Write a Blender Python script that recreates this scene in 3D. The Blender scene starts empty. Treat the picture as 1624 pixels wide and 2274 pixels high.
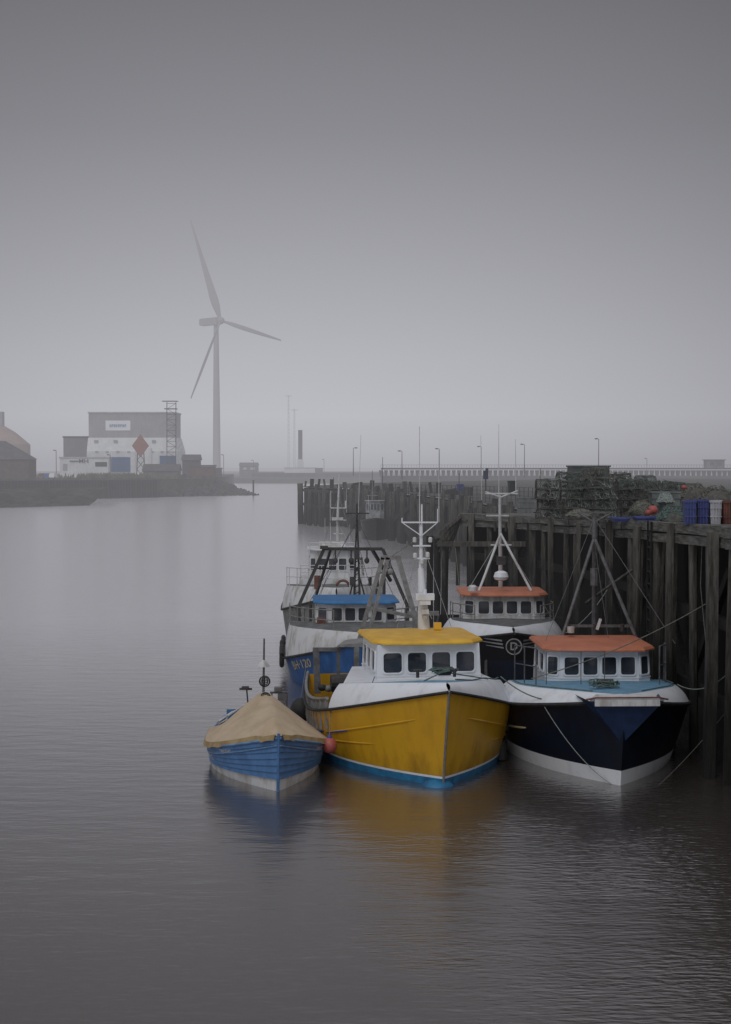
import bpy, bmesh, math, random
from mathutils import Vector, Matrix, noise
random.seed(7)
V=Vector; R=math.radians
F=3158.0; CZ=7.5; TH=math.atan(102/F)
scene=bpy.context.scene; COL=scene.collection
def ray(px,py):
    u=(px-812)/F; v=(1137-py)/F
    return V((u, math.cos(TH)+v*math.sin(TH), -math.sin(TH)+v*math.cos(TH)))
def P(px,py,Y):
    d=ray(px,py); s=Y/d.y; return V((d.x*s,Y,CZ+d.z*s))
def W(px,py,z=0.0):
    d=ray(px,py); s=(z-CZ)/d.z; return V((d.x*s,d.y*s,z))
# ---------------------------------------------------------------- materials
PAINTED_FOG=(0.38,0.38,0.41,1)
hg=bpy.data.node_groups.new('painted_haze','ShaderNodeTree')  # mist painted into the materials: surfaces emit fog colour, more with world distance
hg.interface.new_socket('Shader',in_out='INPUT',socket_type='NodeSocketShader')
hg.interface.new_socket('Shader',in_out='OUTPUT',socket_type='NodeSocketShader')
def N(nt,t,**k):
    n=nt.nodes.new(t)
    for a,b in k.items(): setattr(n,a,b)
    return n
def mth(nt,op,a,b=None,c=None,clamp=False):
    n=N(nt,'ShaderNodeMath',operation=op,use_clamp=clamp)
    for i,x in enumerate((a,b,c)):
        if x is None: continue
        if isinstance(x,(int,float)): n.inputs[i].default_value=x
        else: nt.links.new(x,n.inputs[i])
    return n.outputs[0]
gi=N(hg,'NodeGroupInput'); go=N(hg,'NodeGroupOutput'); ge=N(hg,'ShaderNodeNewGeometry'); sx=N(hg,'ShaderNodeSeparateXYZ')
hg.links.new(ge.outputs['Position'],sx.inputs[0])
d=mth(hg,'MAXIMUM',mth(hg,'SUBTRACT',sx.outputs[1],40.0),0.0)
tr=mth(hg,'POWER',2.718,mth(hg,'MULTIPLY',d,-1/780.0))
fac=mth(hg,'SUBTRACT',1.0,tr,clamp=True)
em=N(hg,'ShaderNodeEmission'); em.inputs[0].default_value=PAINTED_FOG; em.inputs[1].default_value=1
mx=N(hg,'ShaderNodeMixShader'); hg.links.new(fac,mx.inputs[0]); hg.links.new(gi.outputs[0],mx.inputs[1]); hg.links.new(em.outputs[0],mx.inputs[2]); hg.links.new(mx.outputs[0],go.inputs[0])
MATS={}
def mat(name,c,c2=None,scale=2.0,rough=0.6,metal=0.0,bump=0.0,stretch=(1,1,1),lo=0.4,hi=0.65,spec=0.5,bscale=None,wet=None):
    if name in MATS: return MATS[name]
    m=bpy.data.materials.new(name); m.use_nodes=True; nt=m.node_tree; nt.nodes.clear()
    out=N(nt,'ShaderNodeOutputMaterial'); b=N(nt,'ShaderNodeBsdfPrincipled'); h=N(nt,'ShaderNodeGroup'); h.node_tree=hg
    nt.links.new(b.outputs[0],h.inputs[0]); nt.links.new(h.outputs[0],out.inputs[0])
    g=N(nt,'ShaderNodeNewGeometry'); mp=N(nt,'ShaderNodeMapping'); mp.inputs['Scale'].default_value=stretch
    nt.links.new(g.outputs['Position'],mp.inputs[0])
    n=N(nt,'ShaderNodeTexNoise'); n.inputs['Scale'].default_value=scale; n.inputs['Detail'].default_value=6; n.inputs['Roughness'].default_value=0.65
    nt.links.new(mp.outputs[0],n.inputs['Vector'])
    if c2 is None: c2=tuple(x*0.72 for x in c)
    r=N(nt,'ShaderNodeValToRGB'); r.color_ramp.elements[0].position=lo; r.color_ramp.elements[1].position=hi
    r.color_ramp.elements[0].color=(*c2,1); r.color_ramp.elements[1].color=(*c,1)
    nt.links.new(n.outputs[0],r.inputs[0]); src=r.outputs[0]
    if wet:
        s3=N(nt,'ShaderNodeSeparateXYZ'); nt.links.new(g.outputs['Position'],s3.inputs[0])
        zz=mth(nt,'ADD',s3.outputs[2],mth(nt,'MULTIPLY',mth(nt,'SUBTRACT',n.outputs[0],.5),2.5))
        mr=N(nt,'ShaderNodeMapRange'); mr.inputs[1].default_value=wet[0]; mr.inputs[2].default_value=wet[1]; mr.inputs[3].default_value=wet[2]; mr.inputs[4].default_value=1
        nt.links.new(zz,mr.inputs[0]); vm=N(nt,'ShaderNodeVectorMath',operation='SCALE'); nt.links.new(src,vm.inputs[0]); nt.links.new(mr.outputs[0],vm.inputs['Scale']); src=vm.outputs[0]
    nt.links.new(src,b.inputs['Base Color'])
    b.inputs['Roughness'].default_value=rough; b.inputs['Metallic'].default_value=metal; b.inputs['Specular IOR Level'].default_value=spec
    if bump>0:
        bp=N(nt,'ShaderNodeBump'); bp.inputs['Strength'].default_value=bump; bp.inputs['Distance'].default_value=0.03
        if bscale:
            n2=N(nt,'ShaderNodeTexNoise'); n2.inputs['Scale'].default_value=bscale; n2.inputs['Detail'].default_value=4
            nt.links.new(mp.outputs[0],n2.inputs['Vector']); nt.links.new(n2.outputs[0],bp.inputs['Height'])
        else: nt.links.new(n.outputs[0],bp.inputs['Height'])
        nt.links.new(bp.outputs[0],b.inputs['Normal'])
    MATS[name]=m; return m
ST=(1.0,1.0,0.3)
white=mat('white_paint',(.72,.745,.79),(.6,.615,.64),2.5,.42,stretch=ST,lo=.3,hi=.5)
offwhite=mat('worn_white_paint',(.6,.61,.63),(.36,.34,.31),3,.6,stretch=ST,lo=.33,hi=.52)
yellow=mat('yellow_hull_paint',(.62,.34,.018),(.5,.26,.018),2.2,.36,bump=.03,stretch=(1,1,.3),lo=.28,hi=.55,wet=(-.1,.8,.62))
yroof=mat('yellow_roof_paint',(.78,.46,.04),(.62,.35,.03),2,.5)
orange=mat('orange_roof_paint',(.52,.18,.095),(.42,.14,.075),2,.6)
bluep=mat('blue_hull_paint',(.035,.14,.4),(.02,.08,.24),3,.45,stretch=(1,1,.3))
cobblue=mat('coble_blue_paint',(.085,.205,.43),(.055,.145,.32),4,.5,stretch=(1,1,.5))
coblt=mat('coble_trim_paint',(.17,.3,.5),(.1,.2,.36),4,.5)
blueroof=mat('blue_roof_paint',(.025,.17,.4),(.02,.12,.3),2,.6)
antifoul=mat('blue_antifouling',(.02,.2,.4),(.02,.11,.24),4,.5)
ltblue=mat('light_blue_deck',(.16,.36,.54),(.12,.25,.36),3,.6)
navy=mat('navy_hull_paint',(.006,.011,.028),(.004,.007,.016),3,.35,stretch=ST)
navylt=mat('navy_bow_paint',(.022,.05,.14),(.015,.032,.085),3,.45)
blackp=mat('black_hull_paint',(.008,.008,.01),(.005,.005,.006),3,.4)
rubber=mat('black_rubber',(.012,.012,.013),(.03,.03,.03),4,.7)
glass=mat('dark_window_glass',(.02,.025,.032),(.045,.05,.065),1.5,.06)
galv=mat('galvanised_steel',(.3,.31,.32),(.2,.19,.18),5,.5,.3)
midsteel=mat('grey_painted_steel',(.15,.155,.17),(.09,.085,.085),5,.55,.1)
darksteel=mat('dark_weathered_steel',(.07,.07,.075),(.045,.038,.032),5,.6,.3)
redsteel=mat('rust_red_paint',(.2,.07,.05),(.1,.04,.03),5,.6)
canvas=mat('tan_canvas',(.52,.42,.3),(.4,.3,.19),1.6,.85,bump=.3,stretch=(1,1,1),lo=.3,hi=.65)
valm=mat('yellow_canvas_edge',(.38,.28,.14),(.27,.19,.09),4,.85)
ropem=mat('rope_fibre',(.2,.2,.18),(.12,.12,.1),12,.9)
ropegr=mat('green_rope_fibre',(.13,.2,.18),(.08,.11,.1),12,.9)
ropelt=mat('pale_rope_fibre',(.32,.36,.34),(.2,.24,.23),12,.9)
gold=mat('gold_lettering',(.5,.43,.28),(.4,.33,.22),4,.6)
greylet=mat('white_lettering',(.62,.62,.62),(.5,.5,.5),4,.6)
emblm=mat('pale_grey_emblem',(.36,.36,.37),(.27,.27,.28),4,.6)
deckgrey=mat('grey_deck_paint',(.16,.17,.17),(.08,.08,.08),3,.7)
timber=mat('weathered_timber',(.16,.152,.135),(.042,.039,.034),2.5,.9,bump=.9,stretch=(4,4,.5),lo=.33,hi=.68,bscale=6,wet=(1.8,5.2,.12))
timberd=mat('dark_timber',(.022,.021,.02),(.007,.007,.007),2.5,.8,bump=.8,stretch=(4,4,.5),bscale=6)  # darker timber for back piles, beams, braces, ladders and deck posts
timfar=mat('far_pier_timber',(.1,.097,.09),(.02,.02,.019),.9,.9,bump=.9,stretch=(3,3,.5),bscale=3,wet=(.5,4.4,.3))
fascia=mat('deck_edge_timber',(.2,.2,.185),(.07,.07,.062),2,.9,bump=.8,stretch=(.8,.8,7))
decktim=mat('pier_deck_planks',(.14,.14,.135),(.07,.07,.065),1.2,.9,bump=.4,stretch=(6,.7,1))
voidm=mat('painted_pier_shade',(.008,.008,.008),(.004,.004,.004),2,.95)  # near-black colour stands in for the shade inside the piers
potfr=mat('pot_frame',(.12,.115,.105),(.055,.052,.047),6,.8)
potnet=mat('pot_netting',(.17,.178,.165),(.08,.087,.08),10,.95,bump=.5)
pinkb=mat('red_buoy_plastic',(.42,.1,.09),(.3,.07,.06),4,.5)
bluecr=mat('blue_crate_plastic',(.06,.08,.25),(.04,.05,.17),4,.55)
whitecr=mat('white_crate_plastic',(.5,.5,.55),(.35,.35,.38),4,.6)
greenbox=mat('dark_green_paint',(.03,.045,.042),(.02,.03,.028),3,.7)
greybox=mat('grey_bin_plastic',(.2,.22,.22),(.12,.13,.13),3,.7)
# ---------------------------------------------------------------- mesh builder
INV={}
class MB:
    def __init__(s): s.v=[];s.f=[];s.m=[]
    def add(s,vs,fs,m=0):
        o=len(s.v); s.v+=[V(x) for x in vs]; s.f+=[tuple(o+i for i in f) for f in fs]; s.m+=[m]*len(fs); return s
    def box(s,c,d,rz=0,m=0):
        c=V(c); x,y,z=[k/2 for k in d]; ro=Matrix.Rotation(rz,3,'Z')
        vs=[c+ro@V((a*x,b*y,e*z)) for a in(-1,1) for b in(-1,1) for e in(-1,1)]
        return s.add(vs,[(0,1,3,2),(4,6,7,5),(0,4,5,1),(2,3,7,6),(0,2,6,4),(1,5,7,3)],m)
    def beam(s,a,b,w,h=None,m=0):
        a=V(a);b=V(b);h=h or w; t=(b-a).normalized(); up=V((0,0,1)) if abs(t.z)<.95 else V((0,1,0))
        sd=t.cross(up).normalized(); u=sd.cross(t)
        vs=[p+sd*i*w/2+u*j*h/2 for p in(a,b) for i,j in((-1,-1),(1,-1),(1,1),(-1,1))]
        return s.add(vs,[(0,1,2,3),(7,6,5,4),(0,4,5,1),(1,5,6,2),(2,6,7,3),(3,7,4,0)],m)
    def tube(s,pts,r,n=6,m=0,cap=True,ph=0):
        pts=[V(p) for p in pts]; k=len(pts); rs=r if isinstance(r,(list,tuple)) else [r]*k; vs=[];fs=[]
        for i,p in enumerate(pts):
            t=(pts[min(i+1,k-1)]-pts[max(i-1,0)]).normalized(); up=V((0,0,1)) if abs(t.z)<.9 else V((0,1,0))
            sd=t.cross(up).normalized(); u=sd.cross(t)
            for j in range(n):
                a=2*math.pi*j/n+ph; vs.append(p+(sd*math.cos(a)+u*math.sin(a))*rs[i])
        for i in range(k-1):
            for j in range(n): fs.append((i*n+j,i*n+(j+1)%n,(i+1)*n+(j+1)%n,(i+1)*n+j))
        if cap: fs.append(tuple(range(n))[::-1]); fs.append(tuple((k-1)*n+j for j in range(n)))
        return s.add(vs,fs,m)
    def grid(s,rows,m=0):
        n=len(rows[0]); vs=[p for r in rows for p in r]
        fs=[(i*n+j,i*n+j+1,(i+1)*n+j+1,(i+1)*n+j) for i in range(len(rows)-1) for j in range(n-1)]
        return s.add(vs,fs,m)
    def prism(s,lo,hi,m=0):
        n=len(lo); return s.add(list(lo)+list(hi),[tuple(range(n))[::-1],tuple(range(n,2*n))]+[(i,(i+1)%n,n+(i+1)%n,n+i) for i in range(n)],m)
    def lathe(s,c,prof,n=12,m=0):
        c=V(c); vs=[c+V((r*math.cos(2*math.pi*j/n),r*math.sin(2*math.pi*j/n),z)) for r,z in prof for j in range(n)]; k=len(prof)
        fs=[(i*n+j,i*n+(j+1)%n,(i+1)*n+(j+1)%n,(i+1)*n+j) for i in range(k-1) for j in range(n)]
        fs+= [tuple(range(n))[::-1],tuple((k-1)*n+j for j in range(n))]
        return s.add(vs,fs,m)
    def ball(s,c,r,sc=(1,1,1),n=12,m=0):
        prof=[(max(.001,r*math.sin(math.pi*i/8)),-r*math.cos(math.pi*i/8)) for i in range(9)]
        o=len(s.v); s.lathe((0,0,0),prof,n,m)
        for i in range(o,len(s.v)): q=s.v[i]; s.v[i]=V(c)+V((q.x*sc[0],q.y*sc[1],q.z*sc[2]))
        return s
    def build(s,name,mats,parent=None,local=False,smooth=35,merge=True,recalc=True):
        if not isinstance(mats,(list,tuple)): mats=[mats]
        vs=s.v
        if parent is not None and not local:
            I=INV[parent.name]; vs=[I@q for q in s.v]
        me=bpy.data.meshes.new(name); me.from_pydata([tuple(q) for q in vs],[],s.f)
        for k,x in zip(me.polygons,s.m): k.material_index=x
        bm=bmesh.new(); bm.from_mesh(me)
        if merge: bmesh.ops.remove_doubles(bm,verts=bm.verts,dist=1e-4)
        if recalc: bmesh.ops.recalc_face_normals(bm,faces=bm.faces)
        bm.to_mesh(me); bm.free()
        for x in mats: me.materials.append(x)
        if smooth:
            for k in me.polygons: k.use_smooth=True
            me.set_sharp_from_angle(angle=R(smooth))
        o=bpy.data.objects.new(name,me); COL.objects.link(o)
        if parent is not None: o.parent=parent; INV[o.name]=INV[parent.name]
        return o
def tag(o,label=None,cat=None,group=None,kind=None):
    if label: o['label']=label
    if cat: o['category']=cat
    if group: o['group']=group
    if kind: o['kind']=kind
    return o
def thing(name,label,cat,loc=(0,0,0),rz=0,group=None):
    o=bpy.data.objects.new(name,None); COL.objects.link(o); o.location=loc; o.rotation_euler=(0,0,rz); o.empty_display_size=.3
    INV[o.name]=(Matrix.Translation(V(loc))@Matrix.Rotation(rz,4,'Z')).inverted()
    return tag(o,label,cat,group)
def struct(mb,name,mats,**k): return tag(mb.build(name,mats,**k),kind='structure')
def textdata(body,size):
    cu=bpy.data.curves.new('lettering','FONT'); cu.body=body; cu.size=size; cu.align_x='CENTER'; cu.align_y='CENTER'; cu.resolution_u=3; cu.offset=size*.018
    o=bpy.data.objects.new('lettering',cu); COL.objects.link(o)
    dg=bpy.context.evaluated_depsgraph_get(); dg.update()
    me=bpy.data.meshes.new_from_object(o.evaluated_get(dg))
    vs=[v.co.copy() for v in me.vertices]; fs=[tuple(p.vertices) for p in me.polygons]
    bpy.data.objects.remove(o); bpy.data.curves.remove(cu); bpy.data.meshes.remove(me)
    return vs,fs
def lettering(body,size,fn,m,parent,local=True,name='lettering'):
    vs,fs=textdata(body,size)
    return MB().add([fn(v.x,v.y) for v in vs],fs).build(name,m,parent,local=local,smooth=0,merge=False,recalc=False)
def catenary(a,b,sag,n=16):
    a=V(a);b=V(b); return [a.lerp(b,i/n)-V((0,0,sag*4*(i/n)*(1-i/n))) for i in range(n+1)]
cl=lambda x,a=0.0,b=1.0:max(a,min(b,x))
# ---------------------------------------------------------------- hull
class Hull:
    def __init__(s,L,B,zb,zm,rake=.6,E=4.5,Ew=6.0,S=5.0,pd=2.0,pw=1.6,wr=.88,z0=-.5,exp=.8,tap=.14,T0=.55,aft=.25):
        s.__dict__.update(locals())
    def sheer(s,y):
        q=cl(y/s.S); return s.zm+(s.zb-s.zm)*(1-q)**1.9+s.aft*cl((y-.6*s.L)/(.4*s.L))**2
    def half(s,y,h):
        bd=s.B/2*(1-(1-cl(y/s.E))**s.pd); bw=s.B/2*s.wr*(1-(1-cl(y/s.Ew))**s.pw)
        k=1-s.tap*cl((y-s.T0*s.L)/((1-s.T0)*s.L))**1.6
        return (bw+(bd-bw)*h**s.exp)*k
    def pt(s,side,y,z,out=0.0):
        zs=s.sheer(y); h=cl((z-s.z0)/(zs-s.z0)); t=y/s.L
        x=s.half(y,h); yy=y-s.rake*(h**1.3)*(1-t)**4
        return V((side*(x+out),yy-out*(1-cl(y/2.0)),z))
    def ys(s,y0=0,y1=None,n=30):
        y1=s.L if y1 is None else y1
        return [y0+(y1-y0)*(i/n)**1.7 for i in range(n+1)]
    def strip(s,lo,hi,n,y1=None,out=0.0):
        mb=MB(); ys=s.ys(y1=y1)
        for side in(-1,1):
            mb.grid([[s.pt(side,y,lo(y)+(hi(y)-lo(y))*k/n,out) for k in range(n+1)] for y in ys])
        if y1 is None:
            mb.grid([[s.pt(side,s.L,lo(s.L)+(hi(s.L)-lo(s.L))*k/n) for k in range(n+1)] for side in(-1,1)])
        return mb
    def line(s,mb,zf,r,y0=0,y1=None,sides=(-1,1),n=24,out=0.01,m=0,taper=False):
        for side in sides:
            ys=s.ys(y0,y1,n); pts=[s.pt(side,y,zf(y),out) for y in ys]
            rs=[r]*len(pts) if not taper else [r*min(1,.15+4*min(i/n,1-i/n)) for i in range(len(pts))]
            mb.tube(pts,rs,6,m)
        return mb
def wheelhouse(parent,cx,yf,z0,w,d,h,wall,roofm,nf=4,ns=2,wh=.5,wz=None,cham=.0,roof_h=.26,over=.14,lean=.06,fr=None,down=.5):
    wz=wz or z0+h*.58; fr=fr or wall
    c=cham
    plan=[(-w/2,d),(-w/2,c*.8),(-w/2+c,0),(w/2-c,0),(w/2,c*.8),(w/2,d)]
    if c==0: plan=[(-w/2,d),(-w/2,0),(w/2,0),(w/2,d)]
    lo=[V((cx+a*1.03,yf+b-(.0 if b>0.3*d else lean),z0)) for a,b in plan]; hi=[V((cx+a,yf+b,z0+h)) for a,b in plan]
    lo2=[p-V((0,0,down)) for p in lo]; n=len(lo)
    mb=MB().add(lo2+lo+hi,[tuple(range(n))[::-1],tuple(range(2*n,3*n))]+[(L_*n+i,L_*n+(i+1)%n,(L_+1)*n+(i+1)%n,(L_+1)*n+i) for L_ in(0,1) for i in range(n)])
    body=mb.build('wheelhouse',wall,parent,local=True,smooth=20)
    ml=MB(); zsill=wz-wh/2-.09
    ring_=[lo[i].lerp(hi[i],(zsill-z0)/h) for i in range(n)]
    for i in range(n-1): ml.beam(ring_[i],ring_[i+1],.035,.03)
    ml.build('sill_moulding',fr,body,local=True)
    o=over; wr=w+2*o; k=.35
    rp=[(-wr/2,d+o),(-wr/2,k-o),(-wr/2+k,-o*1.6),(-wr/6,-o*2.2),(wr/6,-o*2.2),(wr/2-k,-o*1.6),(wr/2,k-o),(wr/2,d+o)]
    r=MB()
    def ring(sc,z): return [V((cx+a*sc,yf+d/2+(b-d/2)*sc,z)) for a,b in rp]
    zt=z0+h; rings=[ring(.96,zt+.002),ring(1.0,zt+.015),ring(1.0,zt+.05),ring(.965,zt+roof_h*.8),ring(.85,zt+roof_h),ring(.3,zt+roof_h*1.05)]
    n=len(rp); vs=[p for q in rings for p in q]
    fs=[(i*n+j,i*n+(j+1)%n,(i+1)*n+(j+1)%n,(i+1)*n+j) for i in range(len(rings)-1) for j in range(n)]
    fs+=[tuple(range(n))[::-1],tuple((len(rings)-1)*n+j for j in range(n))]
    r.add(vs,fs).build('roof',roofm,body,local=True,smooth=22)
    def win(a,b,u0,u1):
        i,j=a,b; A0,B0,A1,B1=lo[i],lo[j],hi[i],hi[j]
        def q(u,z):
            t=(z-z0)/h; p=(A0.lerp(B0,u)).lerp(A1.lerp(B1,u),t); return p
        rt=(B0-A0).normalized(); up=(A1-A0+B1-B0).normalized(); nn=rt.cross(up).normalized()
        c0=q((u0+u1)/2,wz); hw=(B0-A0).length*(u1-u0)/2; hh=wh/2; rr=min(hw,hh)*.35
        def rnd(sx,sy,off):
            pts=[]
            for (ex,ey,a0) in((1,1,0),(-1,1,90),(-1,-1,180),(1,-1,270)):
                for st in range(4):
                    an=R(a0+30*st); pts.append(c0+rt*(ex*(sx-rr)+rr*math.cos(an))+up*(ey*(sy-rr)+rr*math.sin(an))+nn*off)
            return pts
        m=MB(); out=rnd(hw+.035,hh+.035,.0); o2=rnd(hw+.035,hh+.035,.035); i2=rnd(hw,hh,.035); i1=rnd(hw,hh,.006); n=16
        vs=out+o2+i2+i1; fs=[]
        for L_ in range(3):
            fs+=[(L_*n+k,L_*n+(k+1)%n,(L_+1)*n+(k+1)%n,(L_+1)*n+k) for k in range(n)]
        m.add(vs,fs,0); m.add(i1,[tuple(range(n))],1)
        m.build('window',[fr,glass],body,local=True,smooth=0,merge=False,recalc=False)
    def many(a,b,n,mar=.1):
        for k in range(n):
            s0=mar/2+(1-mar)*k/n; s1=mar/2+(1-mar)*(k+1)/n; g=(s1-s0)*.13
            win(a,b,s0+g,s1-g)
    if c==0:
        many(1,2,nf,.06); many(0,1,ns,.15); many(2,3,ns,.15)
    else:
        many(2,3,nf,.04); many(1,2,1,.1); many(3,4,1,.1); many(0,1,ns,.15); many(4,5,ns,.15)
    return body
def whaleback(h,parent,ye,top0,top1,inset,side_m,deck_m,bulge=.07):
    ys=h.ys(y1=ye,n=24)
    def tz(y): return top0+(top1-top0)*(y/ye)
    def inner(side,y,):
        p=h.pt(side,y,h.sheer(y)); x=max(0,abs(p.x)-inset*cl(y/1.2)); return V((side*x,p.y+inset*(1-cl(y/3.0))*.9,tz(y)))
    def mid(side,y,f):
        a=h.pt(side,y,h.sheer(y),.01); b=inner(side,y); m=a.lerp(b,f); k=math.sin(math.pi*f)*bulge; return m+V((side*k,-k*.7*(1-cl(y/2)),k*.7))
    mb=MB()
    for side in(-1,1):
        mb.grid([[h.pt(side,y,h.sheer(y),.005)]+[mid(side,y,f) for f in(.2,.4,.6,.8,.93)]+[inner(side,y)] for y in ys])
    for side in (-1,1):
        a=h.pt(side,ye,h.sheer(ye)); b=inner(side,ye); mb.add([a,mid(side,ye,.5),b,V((b.x,b.y,h.sheer(ye)-.4))],[(0,1,2,3)])
    b1=inner(-1,ye);b2=inner(1,ye); mb.add([b1,b2,V((b2.x,b2.y,h.sheer(ye)-.5)),V((b1.x,b1.y,h.sheer(ye)-.5))],[(0,1,2,3)])
    mb.build('bulwark',side_m,parent,local=True,smooth=50)
    dk=MB(); dk.grid([[inner(-1,y)+V((0.0,0,-.02)),V((0,inner(1,y).y,tz(y)+.03)),inner(1,y)+V((0,0,-.02))] for y in ys])
    dk.build('foredeck',deck_m,parent,local=True)
    return inner
def boat_hull(h,parent,top,boot=None,under=None,zu=.2,zs=.28,strake=rubber,deckz=.6,ye=0,sr=.05):
    c=lambda k:(lambda y:k)
    h.strip(c(h.z0),c(zu),3).build('hull_bottom',under or top,parent,local=True)
    if boot: h.strip(c(zu),c(zs),1,out=.004).build('boot_stripe',boot,parent,local=True)
    else: zs=zu
    h.strip(c(zs),h.sheer,9).build('hull',top,parent,local=True)
    m=MB(); h.line(m,lambda y:h.sheer(y)-.02,sr,out=.03); m.build('rubbing_strake',strake,parent,local=True)
    ys=[ye+(h.L-ye)*i/10 for i in range(11)]
    m=MB(); m.grid([[V((sd*(h.pt(1,y,h.sheer(y)-deckz).x-.02),h.pt(1,y,h.sheer(y)-deckz).y,h.sheer(h.L*.6)-deckz)) for sd in(-1,0,1)] for y in ys])
    m.build('deck',deckgrey,parent,local=True)
def rail(parent,pts,h,mtl,r=.022,mid=True,name='handrail'):
    m=MB(); tops=[V(p)+V((0,0,h)) for p in pts]; m.tube(tops,r,6)
    if mid: m.tube([V(p)+V((0,0,h*.5)) for p in pts],r*.8,5)
    for p in pts: m.tube([p,V(p)+V((0,0,h))],r,5)
    return m.build(name,mtl,parent,local=True,merge=False)
def ropepile(c,w,n,mtl,parent,rz=.15,r=.016,local=True,seed=1):
    rr=random.Random(seed); m=MB(); c=V(c)
    for k in range(n):
        a0=rr.uniform(0,6.28); rad=rr.uniform(.35,1)*w/2
        m.tube([c+V((rad*math.cos(a0+j*.7),rad*.6*math.sin(a0+j*.7),rr.uniform(0,rz))) for j in range(7)],r,5)
    return m.build('deck_rope',mtl,parent,local=local,merge=False)
def wires(par,Y,segs,r=.01,mtl=None,name='rigging_wire',dY=-1):
    for a_,b_ in segs: MB().tube([P(*a_,Y),P(*b_,Y+dY)],r,4).build(name,mtl or darksteel,par)
# ================================================================= YELLOW BOAT
B=W(983,1745); yb=thing('fishing_boat','yellow hulled fishing boat with yellow roof in the middle of the front row','boat',(B.x,B.y,0),R(9))
h=Hull(9.2,5.15,2.34,1.1,rake=.7,E=4.5,Ew=4.9,S=5.6,wr=.88,tap=.2,pd=2.5,pw=2.1,exp=.7)
boat_hull(h,yb,yellow,white,antifoul,.18,.235,ye=2.8,sr=.04)
inn=whaleback(h,yb,2.8,2.5,2.06,.28,white,ltblue,bulge=.04)
for sd in(-1,1):
    m=MB(); h.line(m,lambda y:h.sheer(y)-.58,.028,.5,3.4,sides=(sd,),taper=True,out=0); m.build('hull_rib',yellow,yb,local=True)
    m=MB(); h.line(m,lambda y:h.sheer(y)*.45-.02,.024,1.4,6.0,sides=(sd,),taper=True,out=0); m.build('hull_rib',yellow,yb,local=True)
bs=mat('blue_stripe',(.02,.1,.4),(.02,.07,.25),4,.5)
m=MB(); h.line(m,lambda y:h.sheer(y)-.56,.035,3.3,6.9,sides=(-1,),taper=True); m.build('side_stripe',bs,yb,local=True)
m=MB(); h.line(m,lambda y:h.sheer(y)-.6,.022,2.1,3.2,sides=(-1,),taper=True,out=.02); m.build('side_stripe',bs,yb,local=True)
m=MB(); m.tube([h.pt(1,0,z)+V((0,-.01,0)) for z in(-.3,.2,.6,1.0,1.4,1.8,2.1,2.34)],.03,6); m.build('stem_bar',galv,yb,local=True)
m=MB(); m.ball((-.1,.12,-.05),.4,(1.0,.95,.5),16); m.build('bulbous_bow',antifoul,yb,local=True)
body=wheelhouse(yb,.34,3.3,1.93,2.66,2.4,1.0,white,yroof,nf=4,ns=3,wh=.5,wz=2.46,roof_h=.14,down=.9)
MB().prism([V((-2.0,2.78,1.2)),V((2.0,2.78,1.2)),V((1.8,6.0,1.2)),V((-1.3,6.0,1.2))],[V((-1.95,2.78,2.05)),V((1.95,2.78,2.05)),V((1.75,6.0,2.0)),V((-1.25,6.0,2.0))]).build('deckhouse',white,yb,local=True)
m=MB(); m.tube([(.05,1.0,2.6),(.45,1.0,2.6)],.06,10); m.box((.25,1.02,2.52),(.3,.2,.12)); m.build('windlass',darksteel,yb,local=True)
ropepile((.25,1.0,2.52),.75,9,ropegr,yb,.12,seed=3)
m=MB(); m.tube([inn(1,y)+V((-.05,0,.04+.02*math.sin(y*5))) for y in(.3,.9,1.5,2.2,2.7)],.018,5); m.tube([inn(-1,.4)+V((0,0,.04)),V((.2,.9,2.55)),inn(1,1.6)+V((0,0,.03))],.016,5); m.build('bow_line',ropegr,yb,local=True,merge=False)
for sx_ in(-.45,.45):
    m=MB(); m.tube([(sx_,.75,2.45),(sx_,.75,2.64)],.04,8); m.tube([(sx_-.1,.75,2.62),(sx_+.1,.75,2.62)],.03,8); m.build('mooring_bitt',darksteel,yb,local=True)
m=MB(); Y=38.6
a=P(942,1400,Y);b=P(935,1262,Y); m.tube([a,b],[.17,.085],12); m.tube([b,P(936,1165,Y)],[.06,.04],8)
m.tube([P(937,1165,Y),P(937,1120,Y)],.025,6)
m.build('mast',white,yb)
for (x0,x1,y) in((893,972,1160),(917,957,1212),(921,955,1240)):
    m=MB(); m.beam(P(x0,y,Y-.08),P(x1,y,Y-.08),.04,.04)
    if y==1160: m.beam(P(893,1160,Y-.08),P(893,1150,Y-.08),.03); m.beam(P(972,1160,Y-.08),P(972,1130,Y-.08),.02); m.beam(P(893,1160,Y-.08),P(936,1190,Y-.08),.025); m.beam(P(972,1160,Y-.08),P(936,1190,Y-.08),.025)
    m.build('mast_crossbar',white,yb)
m=MB(); m.tube([P(932,1195,Y),P(932,1060,Y),P(932,947,Y)],[.015,.012,.008],5); m.build('whip_antenna',offwhite,yb)
m=MB(); m.tube([P(975,1160,Y),P(975,1000,Y)],[.012,.008],5); m.build('whip_antenna',offwhite,yb)
m=MB(); c=P(944,1325,Y-.3); m.box(c,(.5,.3,.16)); m.box(c-V((0,0,.14)),(.3,.25,.14)); m.tube([c+V((0,0,.05)),c+V((0,0,.2))],.05,8); m.build('radar_scanner',white,yb)
m=MB(); c=P(944,1358,Y-.3); m.box(c,(.2,.2,.12)); m.tube([c-V((0,0,.1)),c-V((0,0,.2))],.07,8); m.build('horn',offwhite,yb)
for (px,py) in((922,1240),(950,1238),(937,1253),(921,1205),(956,1205)):
    m=MB(); m.lathe(P(px,py,Y-.14),[(.03,0),(.055,.02),(.055,.12),(.03,.15)],8); m.build('navigation_light',offwhite,yb)
m=MB(); m.box(P(972,1390,Y-.3),(.2,.2,.18)); m.build('search_light',yroof,yb)
m=MB(); Y=42.0
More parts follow.
